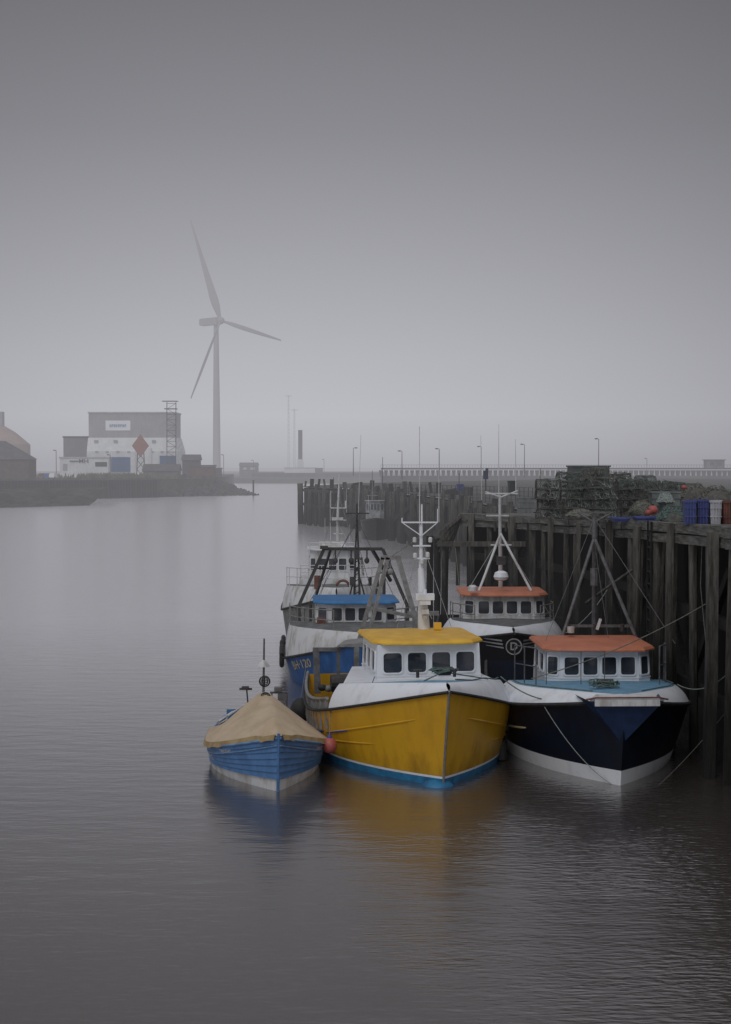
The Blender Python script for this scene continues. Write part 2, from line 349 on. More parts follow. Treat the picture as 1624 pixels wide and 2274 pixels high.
L1=P(792,1440,Y); L2=P(850,1238,Y); R1=P(922,1370,Y); R2=P(884,1238,Y)
m.beam(L1,L2,.12); m.beam(L1+V((.26,.0,0)),L2+V((.16,0,0)),.12); m.beam(R1,R2,.15); m.beam(L2+V((-.05,0,0)),R2+V((.1,0,0)),.12)
for k in range(1,6): m.beam(L1.lerp(L2,k/6),(L1+V((.26,0,0))).lerp(L2+V((.16,0,0)),k/6),.06)
m.beam(L1.lerp(L2,.45),R1,.1); m.beam(P(905,1362,Y),P(975,1362,Y),.12)
m.beam(L1,L1-V((0,0,1.4)),.16); m.beam(R1,R1-V((0,0,2.2)),.16)
m.tube([L2.lerp(R2,.5),L2.lerp(R2,.5)-V((0,0,.35))],.02,5); m.ball(L2.lerp(R2,.5)-V((0,0,.42)),.1,(1,.5,1),8)
m.build('gantry',galv,yb)
wires(yb,42,[((866,1238),(937,1190)),((858,1240),(820,1400)),((890,1240),(960,1375)),((936,1200),(1005,1400)),((936,1200),(880,1400))],.01,galv)
m=MB(); Y=40.2
m.beam(P(695,1442,Y),P(758,1442,Y),.14,.1); m.beam(P(702,1442,Y),P(706,1540,Y),.18,.12); m.beam(P(752,1442,Y),P(752,1520,Y),.1,.1); m.beam(P(702,1442,Y+1.2),P(706,1530,Y+1.2),.12,.12); m.beam(P(702,1442,Y),P(702,1442,Y+1.2),.1)
m.build('side_gallows',midsteel,yb)
m=MB(); a=P(747,1437,40.0); bq=P(826,1437,40.0); m.prism([a,bq,bq+V((0,1.2,0)),a+V((.2,1.2,0))],[a+V((.05,0,.06)),bq+V((0,0,.14)),bq+V((0,1.2,.14)),a+V((.25,1.2,.06))]); m.build('winch_platform',galv,yb)
for k in range(3):
    MB().ball(P(716+k*14,1527+k*2,39.4),.12,(1,1,.8),8).build('deck_float',[rubber,greybox,rubber][k],yb)
m=MB()
for k in range(15):
    y=3.0+k*.38; p=h.pt(-1,y,h.sheer(y)); m.beam(p+V((.03,0,-.5)),p+V((.03,0,.26)),.06,.05)
m.tube([h.pt(-1,2.9+k*.5,h.sheer(2.9+k*.5))+V((.02,0,.27)) for k in range(12)],.045,6)
m.grid([[h.pt(-1,2.9+k*.5,h.sheer(2.9+k*.5))+V((.04,0,z)) for z in(0,.22)] for k in range(12)])
m.build('aft_rail',galv,yb,local=True,merge=False)
m=MB(); m.tube([h.pt(1,2.9+k*.5,h.sheer(2.9+k*.5))+V((-.02,0,.27)) for k in range(12)],.045,6); m.build('aft_rail',galv,yb,local=True)
m=MB(); m.box((-1.3,6.6,1.0),(.7,.9,.8)); m.tube([(-1.8,6.3,1.55),(-.8,6.3,1.55)],.2,10); m.build('winch',darksteel,yb,local=True)
# ================================================================= NAVY BOAT (right)
B=W(1377,1743); nb=thing('fishing_boat','dark navy fishing boat with orange roof and white waterline beside the pier','boat',(B.x,B.y,0),R(1.5))
h=Hull(9.6,4.8,2.08,1.38,rake=.6,E=3.8,Ew=5.0,S=4.8,wr=.86,pd=2.4,pw=1.8,exp=.75); hn=h
boat_hull(h,nb,navy,None,white,.36,ye=4.6)
inn=whaleback(h,nb,4.6,2.18,1.8,.36,white,ltblue,bulge=.04)
m=MB(); zt=2.1
m.prism([(-.86,-.72,zt),(.86,-.72,zt),(.62,-.25,zt),(-.62,-.25,zt)],[(-.86,-.74,zt+.05),(.86,-.74,zt+.05),(.62,-.25,zt+.09),(-.62,-.25,zt+.09)])
m.build('bow_platform',offwhite,nb,local=True)
m=MB(); m.add([(-.86,-.72,zt),(.86,-.72,zt),(.05,-.26,1.08),(-.05,-.26,1.08),(-1.0,.45,zt-.02),(1.0,.45,zt-.02),(0,.35,1.05)],[(0,3,2,1),(0,4,3),(4,6,3),(1,2,5),(2,6,5)]); m.build('bow_flare',navylt,nb,local=True,smooth=0)
m=MB(); m.box((0,-.77,2.07),(1.5,.05,.15)); m.build('bow_roller_plate',offwhite,nb,local=True)
m=MB(); m.tube([(-.95,-.74,2.14),(-.72,-.78,2.19),(.72,-.78,2.19),(.95,-.74,2.14)],.022,6); m.build('bow_roller',redsteel,nb,local=True)
m=MB(); h.line(m,lambda y:h.sheer(y)-.62,.028,2.2,4.2,sides=(-1,),taper=True); m.build('side_stripe',gold,nb,local=True)
wheelhouse(nb,.27,4.0,1.62,2.72,2.4,1.02,white,orange,nf=4,ns=2,wh=.46,wz=2.25,cham=.34,roof_h=.14,down=.6)
rail(nb,[(-1.55,3.0,1.9),(-1.75,3.7,1.85),(-1.9,4.5,1.78)],.95,midsteel,.018); rail(nb,[(1.6,2.9,1.9),(1.95,3.7,1.85),(2.1,4.5,1.78)],1.0,midsteel,.02)
rail(nb,[(-1.3,2.9,1.92),(-.45,2.7,1.96),(.15,2.7,1.96)],.85,midsteel,.012,mid=False)
m=MB(); Y=40.2; ap=P(1320,1195,Y)
m.tube([P(1248,1418,Y-.6),ap],.05,8); m.tube([P(1412,1414,Y-.6),ap],.05,8); m.tube([P(1320,1420,Y+.7),P(1320,1140,Y)],[.08,.05],8); m.beam(P(1282,1138,Y),P(1360,1138,Y),.05); m.beam(P(1262,1390,Y-.5),P(1402,1390,Y-.5),.07); m.tube([P(1320,1262,Y-.1),P(1320,1300,Y-.1)],.11,8)
m.tube([P(1282,1138,Y),P(1320,1160,Y),P(1360,1138,Y)],.03,6); m.tube([ap,P(1320,1150,Y)],.07,8)
m.build('mast',midsteel,nb)
wires(nb,40.2,[((1320,1150),(1205,1440)),((1320,1150),(1500,1430)),((1320,1200),(1370,1550))],.008,midsteel,dY=-2)
m=MB(); m.beam(P(1326,1398,Y-1.1),P(1334,1374,Y-1.1),.07); m.build('deck_light',offwhite,nb)
m=MB(); m.tube([P(1268,1392,Y-1),P(1268,1405,Y-1)],.1,8); m.build('deck_light',offwhite,nb)
for k in range(3): MB().tube([P(1262+60*k,1386,Y-.5),P(1262+60*k,1402,Y-.5)],.07,8).build('winch',darksteel,nb)
ropepile((-.15,1.2,2.14),.8,11,ropegr,nb,.16,seed=5)
m=MB(); m.tube([(-.3,1.35,2.25),(.1,1.35,2.25)],.06,10); m.box((-.1,1.35,2.18),(.3,.2,.12)); m.build('windlass',darksteel,nb,local=True)
m=MB(); m.tube([inn(-1,y)+V((.04,0,.03)) for y in(.6,1.2,2,3,4)],.016,5); m.tube([inn(1,y)+V((-.04,0,.03)) for y in(.6,1.2,2,3,4)],.016,5); m.build('bow_line',ropegr,nb,local=True,merge=False)
# ================================================================= BLACK BOAT with emblem
bb=thing('fishing_boat','black hulled fishing boat with orange roof and round letter emblem on its bow','boat',(4.85,46.9,0),R(0))
h=Hull(9.5,4.4,2.05,1.35,rake=.6,E=3.6,Ew=4.8,S=4.5); hb=h
boat_hull(h,bb,blackp,None,blackp,.2,ye=4.2)
inn=whaleback(h,bb,4.2,2.2,2.05,.4,white,deckgrey,bulge=.04)
wheelhouse(bb,.1,3.5,1.96,2.85,2.3,.92,offwhite,orange,nf=4,ns=2,wh=.44,wz=2.48,cham=.4,roof_h=.15)
rail(bb,[tuple(inn(-1,y)) for y in(1.6,2.4,3.2,4.1)],.6,galv,.02); rail(bb,[tuple(inn(1,y)) for y in(1.6,2.4,3.2,4.1)],.6,galv,.02)
m=MB(); Y=51.5; ap=P(1112,1185,Y)
m.tube([P(1064,1312,Y-.8),ap],.045,8); m.tube([P(1180,1312,Y-.8),ap],.045,8); m.tube([P(1112,1312,Y+.8),P(1110,1100,Y)],[.08,.045],8); m.beam(P(1078,1096,Y),P(1150,1096,Y),.05); m.beam(P(1080,1145,Y),P(1130,1145,Y),.05)
m.tube([P(1078,1092,Y),P(1112,1104,Y),P(1150,1090,Y)],.03,6); m.beam(P(1090,1210,Y),P(1136,1210,Y),.05)
m.build('mast',offwhite,bb)
wires(bb,51.5,[((1112,1190),(1010,1360)),((1112,1190),(1225,1370))],.01,galv)
m=MB(); m.lathe(P(1113,1290,Y-1),[(.05,0),(.22,.05),(.27,.15),(.22,.3),(.1,.36)],12); m.build('radar_dome',white,bb)
for a_,b_ in(((1108,1100),(1108,942)),((1146,1092),(1145,975)),((1070,1110),(1068,966))): MB().tube([P(*a_,Y),P(*b_,Y)],[.016,.008],5).build('whip_antenna',offwhite,bb)
MB().box(P(1113,1245,Y-.3),(.3,.2,.3)).build('navigation_light',darksteel,bb)
for px in(1100,1124): MB().tube([P(px,1180,Y-.2),P(px,1160,Y-.2)],.05,8).build('navigation_light',darksteel,bb)
m=MB(); m.lathe(P(1050,1312,Y-1.5),[(.16,0),(.16,.14),(.1,.2)],10); m.build('liferaft_canister',offwhite,bb)
ez=1.6; ey=h.pt(1,0,ez+.27).y-.03
m=MB(); n=32
for (r0,r1,yy,mm) in((0,.29,0,0),(.235,.27,-.006,1)):
    o=[V((r1*math.cos(2*math.pi*k/n),ey+yy,ez+r1*math.sin(2*math.pi*k/n))) for k in range(n)]
    if r0==0: m.add(o,[tuple(range(n))],mm)
    else:
        i_=[V((r0*math.cos(2*math.pi*k/n),ey+yy,ez+r0*math.sin(2*math.pi*k/n))) for k in range(n)]
        m.add(o+i_,[(k,(k+1)%n,n+(k+1)%n,n+k) for k in range(n)],mm)
m.build('emblem',[blackp,emblm],bb,local=True,smooth=0,merge=False,recalc=False)
lettering('D',.36,lambda x,y:V((x,ey-.012,ez+y)),emblm,bb)
m=MB()
for side in(-1,1):
    for k in range(3):
        y0=.28-.02*k; y1=1.25-.24*k; z=ez+.15-.12*k
        a=[h.pt(side,y0+(y1-y0)*i/6,z+.03,.035) for i in range(7)]; b=[h.pt(side,y0+(y1-y0)*i/6,z-.03+.045*i/6,.035) for i in range(7)]
        m.grid([a,b])
m.build('emblem_wings',emblm,bb,local=True,smooth=0)
# ================================================================= BLUE BOAT BH 120
kb=thing('fishing_boat','blue and white fishing boat numbered BH 120 with blue roof, behind the yellow boat','boat',(-.15,45.6,0),R(3))
h=Hull(10.8,4.9,1.9,.85,rake=.6,E=3.6,Ew=4.8,S=4.6,wr=.86); hk=h
boat_hull(h,kb,bluep,None,bluep,.2,ye=4.8)
inn=whaleback(h,kb,4.8,2.2,2.0,.16,offwhite,deckgrey,bulge=.03)
wheelhouse(kb,.05,3.9,1.83,2.75,2.4,.86,offwhite,blueroof,nf=4,ns=2,wh=.44,wz=2.33,cham=.42,roof_h=.12)
rail(kb,[tuple(inn(-1,y)) for y in(.8,1.6,2.4,3.2,4.0,4.7)],.65,galv,.02); rail(kb,[tuple(inn(1,y)) for y in(.8,1.6,2.4,3.2,4.0,4.7)],.65,galv,.02)
def wrap(h,side,yc,zc,dirn,k=.8,out=.03,slope=0): return lambda x,y:h.pt(side,yc+dirn*x*k,zc+y+slope*x,out)
lettering('BH·120',.4,wrap(h,-1,2.1,.86,-1,.9,slope=.22),gold,kb)
m=MB(); Y=54.5
tl=P(720,1219,Y);trr=P(850,1219,Y)
m.beam(tl,trr,.12); m.beam(tl,P(664,1345,Y),.13); m.beam(trr,P(905,1345,Y),.13); m.beam(P(735,1219,Y),P(700,1330,Y+1),.08); m.beam(P(826,1219,Y),P(868,1290,Y+1),.1); m.beam(tl,tl+V((0,0,.12)),.3); m.beam(P(664,1345,Y),P(664,1400,Y),.15);m.beam(P(905,1345,Y),P(905,1400,Y),.15)
m.beam(P(700,1262,Y),P(735,1262,Y+1),.06); m.beam(P(845,1262,Y+1),P(868,1262,Y),.06)
for k in range(3): m.tube([P(745+k*35,1222,Y),P(745+k*35,1240,Y)],.03,5); m.ball(P(745+k*35,1245,Y),.1,(1,.5,1.2),8)
m.build('gantry',darksteel,kb)
Y=53.0
m=MB()
for dx in(-6,6): m.tube([P(793+dx,1330,Y),P(793+dx*.5,1215,Y),P(793,1150,Y)],[.045,.035,.03],6)
for k in range(8): m.beam(P(787+k*.4,1320-k*14,Y),P(799-k*.4,1313-k*14,Y),.035)
m.tube([P(775,1330,Y),P(793,1260,Y)],.03,6); m.tube([P(812,1330,Y),P(793,1260,Y)],.03,6); m.beam(P(768,1140,Y),P(820,1140,Y),.05); m.tube([P(793,1150,Y),P(793,1118,Y)],.03,6); m.box(P(793,1232,Y-.1),(.2,.2,.35)); m.box(P(783,1290,Y-.1),(.2,.2,.3))
m.build('mast',darksteel,kb)
for a_,b_,r_ in(((796,1140),(802,966),.014),((770,1140),(770,1085),.01),((818,1140),(819,1100),.01)): MB().tube([P(*a_,Y),P(*b_,Y)],[r_,r_*.6],5).build('whip_antenna',offwhite,kb)
wires(kb,53,[((793,1150),(700,1340)),((793,1150),(880,1335)),((745,1222),(690,1390)),((793,1160),(650,1400)),((850,1222),(915,1370)),((793,1200),(830,1330))],.011)
m=MB(); m.box((-1.2,3.6,2.1),(.3,.3,.3)); m.build('deck_box',redsteel,kb,local=True)
for k in range(4): MB().tube([(-1.8+.25*k,4.9,1.9),(-1.8+.25*k,4.9,2.5+.1*(k%2))],.05,6).build('deck_post',[galv,darksteel][k%2],kb,local=True)
for k in range(4):
    q=h.pt(-1,3.4+k*1.3,h.sheer(3.4+k*1.3),.1); c=V((q.x-.02,q.y,q.z+.0)); pts=[c+V((0,.24*math.cos(a*.5236),.28*math.sin(a*.5236))) for a in range(13)]
    MB().tube(pts,.085,8,cap=False).build('tyre_fender',rubber,kb,local=True)
# ================================================================= WHITE TRAWLER
tb=thing('fishing_boat','white fishing boat with tall narrow wheelhouse and pole mast, farthest in the moored group','boat',(-1.2,57.6,0),R(3))
h=Hull(10,4.4,2.3,1.3,rake=.6,E=3.6,Ew=4.8,S=4.6)
boat_hull(h,tb,mat('grey_hull_paint',(.25,.26,.27),(.14,.13,.12),3,.5),None,bluep,.3,ye=4.5)
inn=whaleback(h,tb,4.5,2.6,2.35,.2,offwhite,deckgrey,bulge=.03)
wheelhouse(tb,.0,4.6,2.45,1.95,1.9,1.35,offwhite,offwhite,nf=3,ns=2,wh=.5,wz=3.2,cham=.3,roof_h=.1)
m=MB(); m.prism([(-1.5,3.6,2.1),(1.5,3.6,2.1),(1.5,6.5,2.1),(-1.5,6.5,2.1)],[(-1.4,3.65,2.62),(1.4,3.65,2.62),(1.4,6.4,2.62),(-1.4,6.4,2.62)]); m.build('deckhouse',offwhite,tb,local=True)
m=MB(); m.prism([(-.6,5.0,3.9),(.6,5.0,3.9),(.6,6.2,3.9),(-.6,6.2,3.9)],[(-.55,5.05,4.12),(.55,5.05,4.12),(.55,6.2,4.12),(-.55,6.2,4.12)]); m.build('roof_locker',offwhite,tb,local=True)
rail(tb,[tuple(inn(-1,y)) for y in(.6,1.3,2.0,2.8,3.6,4.4)],.75,offwhite,.022); rail(tb,[tuple(inn(1,y)) for y in(.6,1.3,2.0,2.8,3.6,4.4)],.75,offwhite,.022)
rail(tb,[(-1.0,4.4,3.8),(-.3,4.3,3.8),(.3,4.3,3.8),(.95,4.4,3.8)],.35,offwhite,.018)
rail(tb,[(-1.4,3.7,2.62),(-.5,3.6,2.62),(.5,3.6,2.62),(1.35,3.7,2.62)],.6,offwhite,.018)
m=MB(); Y=63.5; m.tube([P(750,1228,Y),P(750,1150,Y),P(754,1052,Y)],[.09,.06,.03],8)
for(x0,x1,y) in((735,768,1128),(738,770,1155),(740,762,1185)): m.beam(P(x0,y,Y),P(x1,y,Y),.05)
m.box(P(750,1152,Y-.2),(.5,.2,.12)); m.tube([P(768,1128,Y),P(768,1112,Y)],.04,6); m.tube([P(735,1128,Y),P(735,1090,Y)],.015,5)
m.build('mast',offwhite,tb)
for a_,b_,r_ in(((722,1230),(722,1150),.014),((735,1230),(733,1095),.014),((775,1230),(777,1165),.012),((700,1290),(700,1210),.012)): MB().tube([P(*a_,Y),P(*b_,Y)],[r_,r_*.6],5).build('whip_antenna',offwhite,tb)
wires(tb,63.5,[((752,1100),(690,1300)),((752,1100),(815,1300)),((750,1160),(722,1235)),((750,1160),(790,1235))],.012,galv)
m=MB(); Y=66; m.beam(P(700,1240,Y),P(806,1240,Y),.12); m.beam(P(703,1240,Y),P(697,1345,Y),.12); m.beam(P(803,1240,Y),P(812,1345,Y),.12); m.beam(P(752,1240,Y),P(752,1225,Y),.3); m.build('gantry',galv,tb)
m=MB(); q=P(762,1303,58.3); pts=[q+V((.26*math.cos(a*.5236),0,.26*math.sin(a*.5236))) for a in range(13)]; m.tube(pts,.055,8,cap=False); m.build('life_ring',redsteel,tb)
m=MB(); q=P(705,1308,58.0); m.tube([q,q+V((0,0,.55))],.13,10); m.build('gas_bottle',redsteel,tb)
for px in(822,838,853): MB().tube([P(px,1330,59.5),P(px,1290-(px%5)*4,59.5)],.07,8).build('exhaust_pipe',darksteel,tb)
# ================================================================= COBLE
B=W(617,1757); cb=thing('coble_boat','small blue clinker boat with tan canvas cover at the left end of the front row','boat',(B.x,B.y,0),R(9.5))
h=Hull(6.6,2.9,1.3,.6,rake=.22,E=2.9,Ew=3.5,S=3.4,pd=2.3,pw=1.7,wr=.9,z0=-.3,exp=.8,tap=.5,T0=.42,aft=.05); hc=h
c_=lambda k:(lambda y:k)
whl=lambda y:.3-.16*cl(y/3.2)
h.strip(c_(-.3),whl,3).build('hull_bottom',offwhite,cb,local=True)
mb=MB(); npl=6
def plz(y,k): lo=whl(y); return lo+(h.sheer(y)-lo)*k/npl
for side in(-1,1):
    ys=h.ys()
    for k in range(npl):
        mb.grid([[h.pt(side,y,plz(y,k)-.012,.0+.035),h.pt(side,y,plz(y,k+1),.005)] for y in ys])
        mb.grid([[h.pt(side,y,plz(y,k)-.012,.035),h.pt(side,y,plz(y,k)-.012,.0)] for y in ys])
mb.grid([[h.pt(s_,h.L,z) for z in(.1,.4,.8)] for s_ in(-1,1)])
mb.build('hull',cobblue,cb,local=True,smooth=20)
m=MB(); h.line(m,lambda y:h.sheer(y)-.02,.032,out=.03); m.build('gunwale',coblt,cb,local=True)
m=MB(); h.line(m,lambda y:h.sheer(y)-.2,.02,out=.035); m.build('rubbing_strake',coblt,cb,local=True)
m=MB(); m.grid([[V((sd*(h.pt(1,y,.45).x-.02),y,.45)) for sd in(-1,1)] for y in(3.4,4.5,5.5,6.55)]); m.build('deck',deckgrey,cb,local=True)
m=MB(); m.tube([h.pt(1,0,z)+V((0,-.015,0)) for z in(-.2,.2,.6,.95,1.3)]+[V((0,-.24,1.38))],.035,6); m.build('stem_post',cobblue,cb,local=True)
def ridge(y):
    if y<3.2: return 1.42+.4*cl((y-.35)/2.85)**.8
    return 1.82-.75*((y-3.2)/1.5)
rows=[]
ys=[-.12,-.03,.06,.15,.25,.4]+[.4+.15*k for k in range(1,29)]
for y in ys:
    yy=max(y,0.02); row=[]; e=h.pt(1,yy,h.sheer(yy),.06)
    q_=cl((y+.12)/.6); q_=q_*q_*(3-2*q_)
    for k in range(-10,11):
        s=abs(k)/10; z=ridge(y) if y>.48 else h.sheer(yy)+.06+(ridge(.48)-h.sheer(0)-.06)*q_
        ez_=h.sheer(yy)+.07; sag=-.035*math.sin(math.pi*s)+.014*math.sin(y*5+k*.6)*math.sin(math.pi*s)
        pr=(math.sqrt(s*s+.012)-math.sqrt(.012))/(math.sqrt(1.012)-math.sqrt(.012))
        row.append(V((math.copysign(e.x*s,k) if k else 0,e.y if y<.4 else y,z+(ez_-z)*pr+sag)))
    rows.append(row)
MB().grid(rows).build('canvas_cover',canvas,cb,local=True,smooth=80)
m=MB()
for side in(0,-1):
    top=[r[side]+V((0,0,.005)) for r in rows]; n=len(top); fine=[]
    for i in range(n-1):
        for q in range(3): fine.append(top[i].lerp(top[i+1],q/3))
    sgn=-1 if side==0 else 1
    bot=[p+V((sgn*(.04+.012*math.sin(i*.9)),-.015,-.13-.012*math.sin(i*.55))) for i,p in enumerate(fine)]
    m.grid([fine,bot])
m.build('canvas_edge',valm,cb,local=True,smooth=80)
m=MB(); Y=36.1; m.tube([P(585,1560,Y),P(587,1418,Y)],[.035,.022],8); m.build('mast',midsteel,cb)
m=MB(); q=P(586,1480,Y); m.lathe(q,[(.17,0),(.17,.01),(.02,.18)],4); m.build('radar_reflector',offwhite,cb)
def cageball(c,r):
    m=MB()
    for k in range(6):
        a=math.pi*k/6; m.tube([c+V((r*math.cos(t*.3927)*math.cos(a),r*math.cos(t*.3927)*math.sin(a),r*math.sin(t*.3927))) for t in range(17)],.008,4,cap=False)
    for k in(-2,-1,0,1,2):
        z=r*math.sin(k*.45); rr=r*math.cos(k*.45); m.tube([c+V((rr*math.cos(t*.3927),rr*math.sin(t*.3927),z)) for t in range(17)],.008,4,cap=False)
    m.build('mooring_cage_ball',rubber,cb,merge=False)
cageball(P(588,1513,Y-.3),.14); cageball(P(590,1549,Y-.6),.13)
m=MB(); Y=37.6; m.beam(P(532,1530,Y),P(560,1530,Y),.06,.05); m.box(P(545,1528,Y),(.18,.2,.08)); m.tube([P(548,1530,Y),P(552,1575,Y)],.02); m.build('pot_hauler',darksteel,cb)
m=MB(); m.beam(P(600,1538,Y),P(640,1538,Y),.05); m.box(P(618,1530,Y),(.2,.2,.1)); m.beam(P(604,1538,Y),P(604,1570,Y),.04);m.beam(P(636,1538,Y),P(638,1600,Y),.05); m.box(P(628,1548,Y),(.25,.25,.16)); m.build('aft_frame',midsteel,cb)
m=MB(); m.tube([P(485,1615,36.9),P(486,1602,36.9),P(515,1582,37.6),P(535,1574,38.2)],.025,6);m.tube([P(505,1603,36.9),P(506,1590,36.9),P(540,1568,38.2)],.025,6); m.tube([P(485,1608,36.9),P(505,1597,37.2)],.02,5);m.build('side_rail',offwhite,cb)
lettering('BH·12',.19,wrap(hc,-1,2.5,.36,-1,1.1,.04,.06),greylet,cb)
lettering('TWILIGHT',.12,wrap(hc,-1,1.4,.7,-1,.85,.04,.13),greylet,cb)
lettering('TWILIGHT',.12,wrap(hc,1,1.5,.68,1,.85,.04,-.13),greylet,cb)
# ================================================================= small far boat against the pier
def small_boat(px,pyb,Y,label,w,z1,mastpx):
    p=P(px,pyb,Y); t=thing('fishing_boat',label,'boat',(p.x,Y,0),R(2))
    h=Hull(7,w*1.6,2.2,1.8,rake=.4,E=3,Ew=4,S=3); boat_hull(h,t,blackp,None,blackp,.2,ye=3); whaleback(h,t,3,2.3,2.0,.2,blackp,deckgrey)
    dw=mat('dull_white_paint',(.36,.37,.39),(.2,.2,.2),2,.6)
    wheelhouse(t,0,2.6,2.6,w,1.6,z1-2.6,dw,dw,nf=3,ns=1,wh=.6,wz=z1-.6,cham=.4,roof_h=.08,down=.6)
    m=MB(); m.tube([P(mastpx,1150,Y+3),P(mastpx,1045,Y+3)],[.06,.03],6); m.beam(P(mastpx-12,1100,Y+3),P(mastpx+12,1100,Y+3),.06); m.build('mast',galv,t)
small_boat(836,1195,143,'small dark boat with little white wheelhouse moored in front of the far pier',1.8,3.9,827)
# ================================================================= buoys, fenders, ropes
q=P(732,1655,34.6); t=thing('mooring_buoy','red round buoy with blue top hanging between the small blue boat and the yellow boat','buoy',tuple(q))
MB().ball(q,.19,(1,1,1.05),16).build('float',pinkb,t); MB().lathe(q+V((0,0,.17)),[(.07,0),(.06,.06),(.03,.1)],10).build('buoy_collar',bluecr,t); MB().tube([q+V((0,0,.26)),P(735,1560,35.6)],.012,5).build('lanyard',ropem,t)
q=P(668,1578,39.5); t=thing('fender','large black round fender floating beside the bow of the blue fishing boat','fender',tuple(q)); MB().ball(q,.3,(1,1,1.2),16).build('float',rubber,t); MB().tube([q+V((0,0,.3)),q+V((.1,1.5,1.1))],.012,5).build('lanyard',ropem,t)
for i,(px,py,Y,lb) in enumerate([(1122,1600,36.4,'upper black fender squeezed between the yellow and the navy boat'),(1114,1665,36.0,'lower black fender near the water between the yellow and the navy boat')]):
    q=P(px,py,Y); t=thing('fender',lb,'fender',tuple(q)); MB().lathe(q-V((0,0,.3)),[(.04,0),(.13,.06),(.13,.54),(.04,.6)],12).build('float',rubber,t); MB().tube([q+V((0,0,.3)),q+V((0,.1,.9))],.012,5).build('lanyard',ropem,t)
def rope(pts,r,mtl,label): tag(MB().tube(pts,r,5).build('mooring_rope',mtl,merge=False),label,'rope')
rope(catenary(P(1180,1507,34.5),P(1640,1296,36),.25),.014,ropem,'long taut rope rising from the navy boat across its wheelhouse to the pier at right')
rope(catenary(P(1505,1520,37),P(1640,1470,35),.35),.013,ropelt,'slack pale rope from the navy boat stern rail to the right edge pier')
rope(catenary(P(1462,1745,33.2),P(1640,1545,35),.1),.006,ropem,'thin dark rope from the water up to the pier at lower right')
rope(catenary(P(1205,1562,34.3),P(1360,1743,33.3),.22),.011,ropelt,'pale rope hanging down the navy bow into the water')
rope(catenary(P(832,1503,35.3),P(735,1625,36.3),.45),.012,ropegr,'green rope drooping over the white bulwark of the yellow boat')
rope(catenary(P(1112,1502,35),P(1300,1540,34),.35),.016,ropegr,'green mooring rope linking the yellow bow to the navy bow')
rope([P(1300,1340,44),P(1355,1300,44),P(1405,1265,44)],.05,timber,'pale spar leaning against the pier piles above the navy boat')
rope(catenary(P(1245,1410,43),P(1360,1290,46),.3),.012,ropelt,'thin pale rope from the navy boat up to the leaning spar')
rope(catenary(P(1050,1560,45),P(1010,1200,60),.2),.012,ropem,'thin rope from the black boat up to the pier corner')
rope([P(1560,1190,36.5),P(1556,1300,36.5),P(1570,1450,36.5),P(1600,1560,36)],.012,ropem,'loose rope hanging down the near pier piles at right')
# ================================================================= NEAR PIER
pier=thing('timber_pier','weathered timber pier on tall dark piles along the right side behind the boats','pier',(8.5,38,0))
path=[P(2150,1200,20),P(1790,1182,27),P(1624,1168,33.6),P(1518,1162,38),P(1394,1156,45),P(1273,1151,52),P(1150,1145,58),P(1028,1140,62)]
def along(path,sp):
    out=[];acc=0
    for a,b in zip(path,path[1:]):
        L=(b-a).length; d=-acc
        while d+sp<=L: d+=sp; out.append((a.lerp(b,d/L),(b-a).normalized()))
        acc=L-d
    return out
def pilemesh(p,top,bot,r,mtl,parent,name='pile',n=8,lean_=.08,ph=0):
    m=MB(); lean=V((random.uniform(-lean_,lean_),random.uniform(-lean_,lean_),0)); rs=[];pts=[]
    for i in range(7):
        f_=i/6; pts.append(V((p.x,p.y,bot+(top-bot)*f_))+lean*(1-f_)+V((random.uniform(-.015,.015),random.uniform(-.015,.015),0))); rs.append(r*random.uniform(.93,1.07))
    m.tube(pts,rs,n,ph=ph); return m.build(name,mtl,parent,smooth=40)
ins=V((1,0.25,0)).normalized()
al=along(path,1.3)
for i,(p,t) in enumerate(al):
    jit=t*random.uniform(-.28,.28)
    proud=(i%3==1)
    pilemesh(p+jit+V((-.3 if proud else .0,0,0)),p.z+(.0 if proud else -.28)-random.choice([0,.05,.15]),-1.2,random.choice([.12,.15,.18]),timber,pier,n=4 if i%4 else 8,ph=R(random.uniform(30,60)),lean_=.14)
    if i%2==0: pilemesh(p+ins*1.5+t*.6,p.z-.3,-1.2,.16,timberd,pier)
m=MB(); 
for off,hh,xo in((-.13,.26,.0),(-.42,.24,.05)):
    for a,b in zip(path,path[1:]):
        L=(b-a).length; k=max(1,int(L/3))
        for q in range(k):
            aa=a.lerp(b,q/k);bb_=a.lerp(b,(q+.99)/k); s_=random.uniform(-.04,.04); m.beam(aa+V((xo+s_-.08,0,off+random.uniform(-.03,.03))),bb_+V((xo+s_-.08,0,off+random.uniform(-.03,.03))),.2,hh)
m.build('edge_beam',fascia,pier,merge=False)
for z in(1.6,3.6):
    m=MB()
    for a,b in zip(path,path[1:]): m.beam(V((a.x+.3,a.y,z)),V((b.x+.3,b.y,z)),.2,.28)
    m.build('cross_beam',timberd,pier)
m=MB()
al2=along(path,3.8)
for k in range(0,len(al2)-1):
    a=al2[k][0];b=al2[k+1][0]; m.beam(V((a.x+.45,a.y,4.9 if k%2 else 1.5)),V((b.x+.45,b.y,1.5 if k%2 else 4.9)),.14,.24)
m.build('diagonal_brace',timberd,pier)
rows=[[a+V((.1,0,-.01)),V((a.x+1.0,a.y+.2,a.z-.01)),V((a.x+12,a.y+4,a.z-.02)),V((a.x+60,a.y+20,a.z-.1))] for a in path]
MB().grid(rows).build('deck',decktim,pier)
m=MB(); rows=[[V((a.x+2.6,a.y+.8,-1)),V((a.x+2.6,a.y+.8,a.z-.3))] for a in path]; m.grid(rows); m.build('shade_back_sheet',voidm,pier)  # dark sheet added as the shade behind the piles
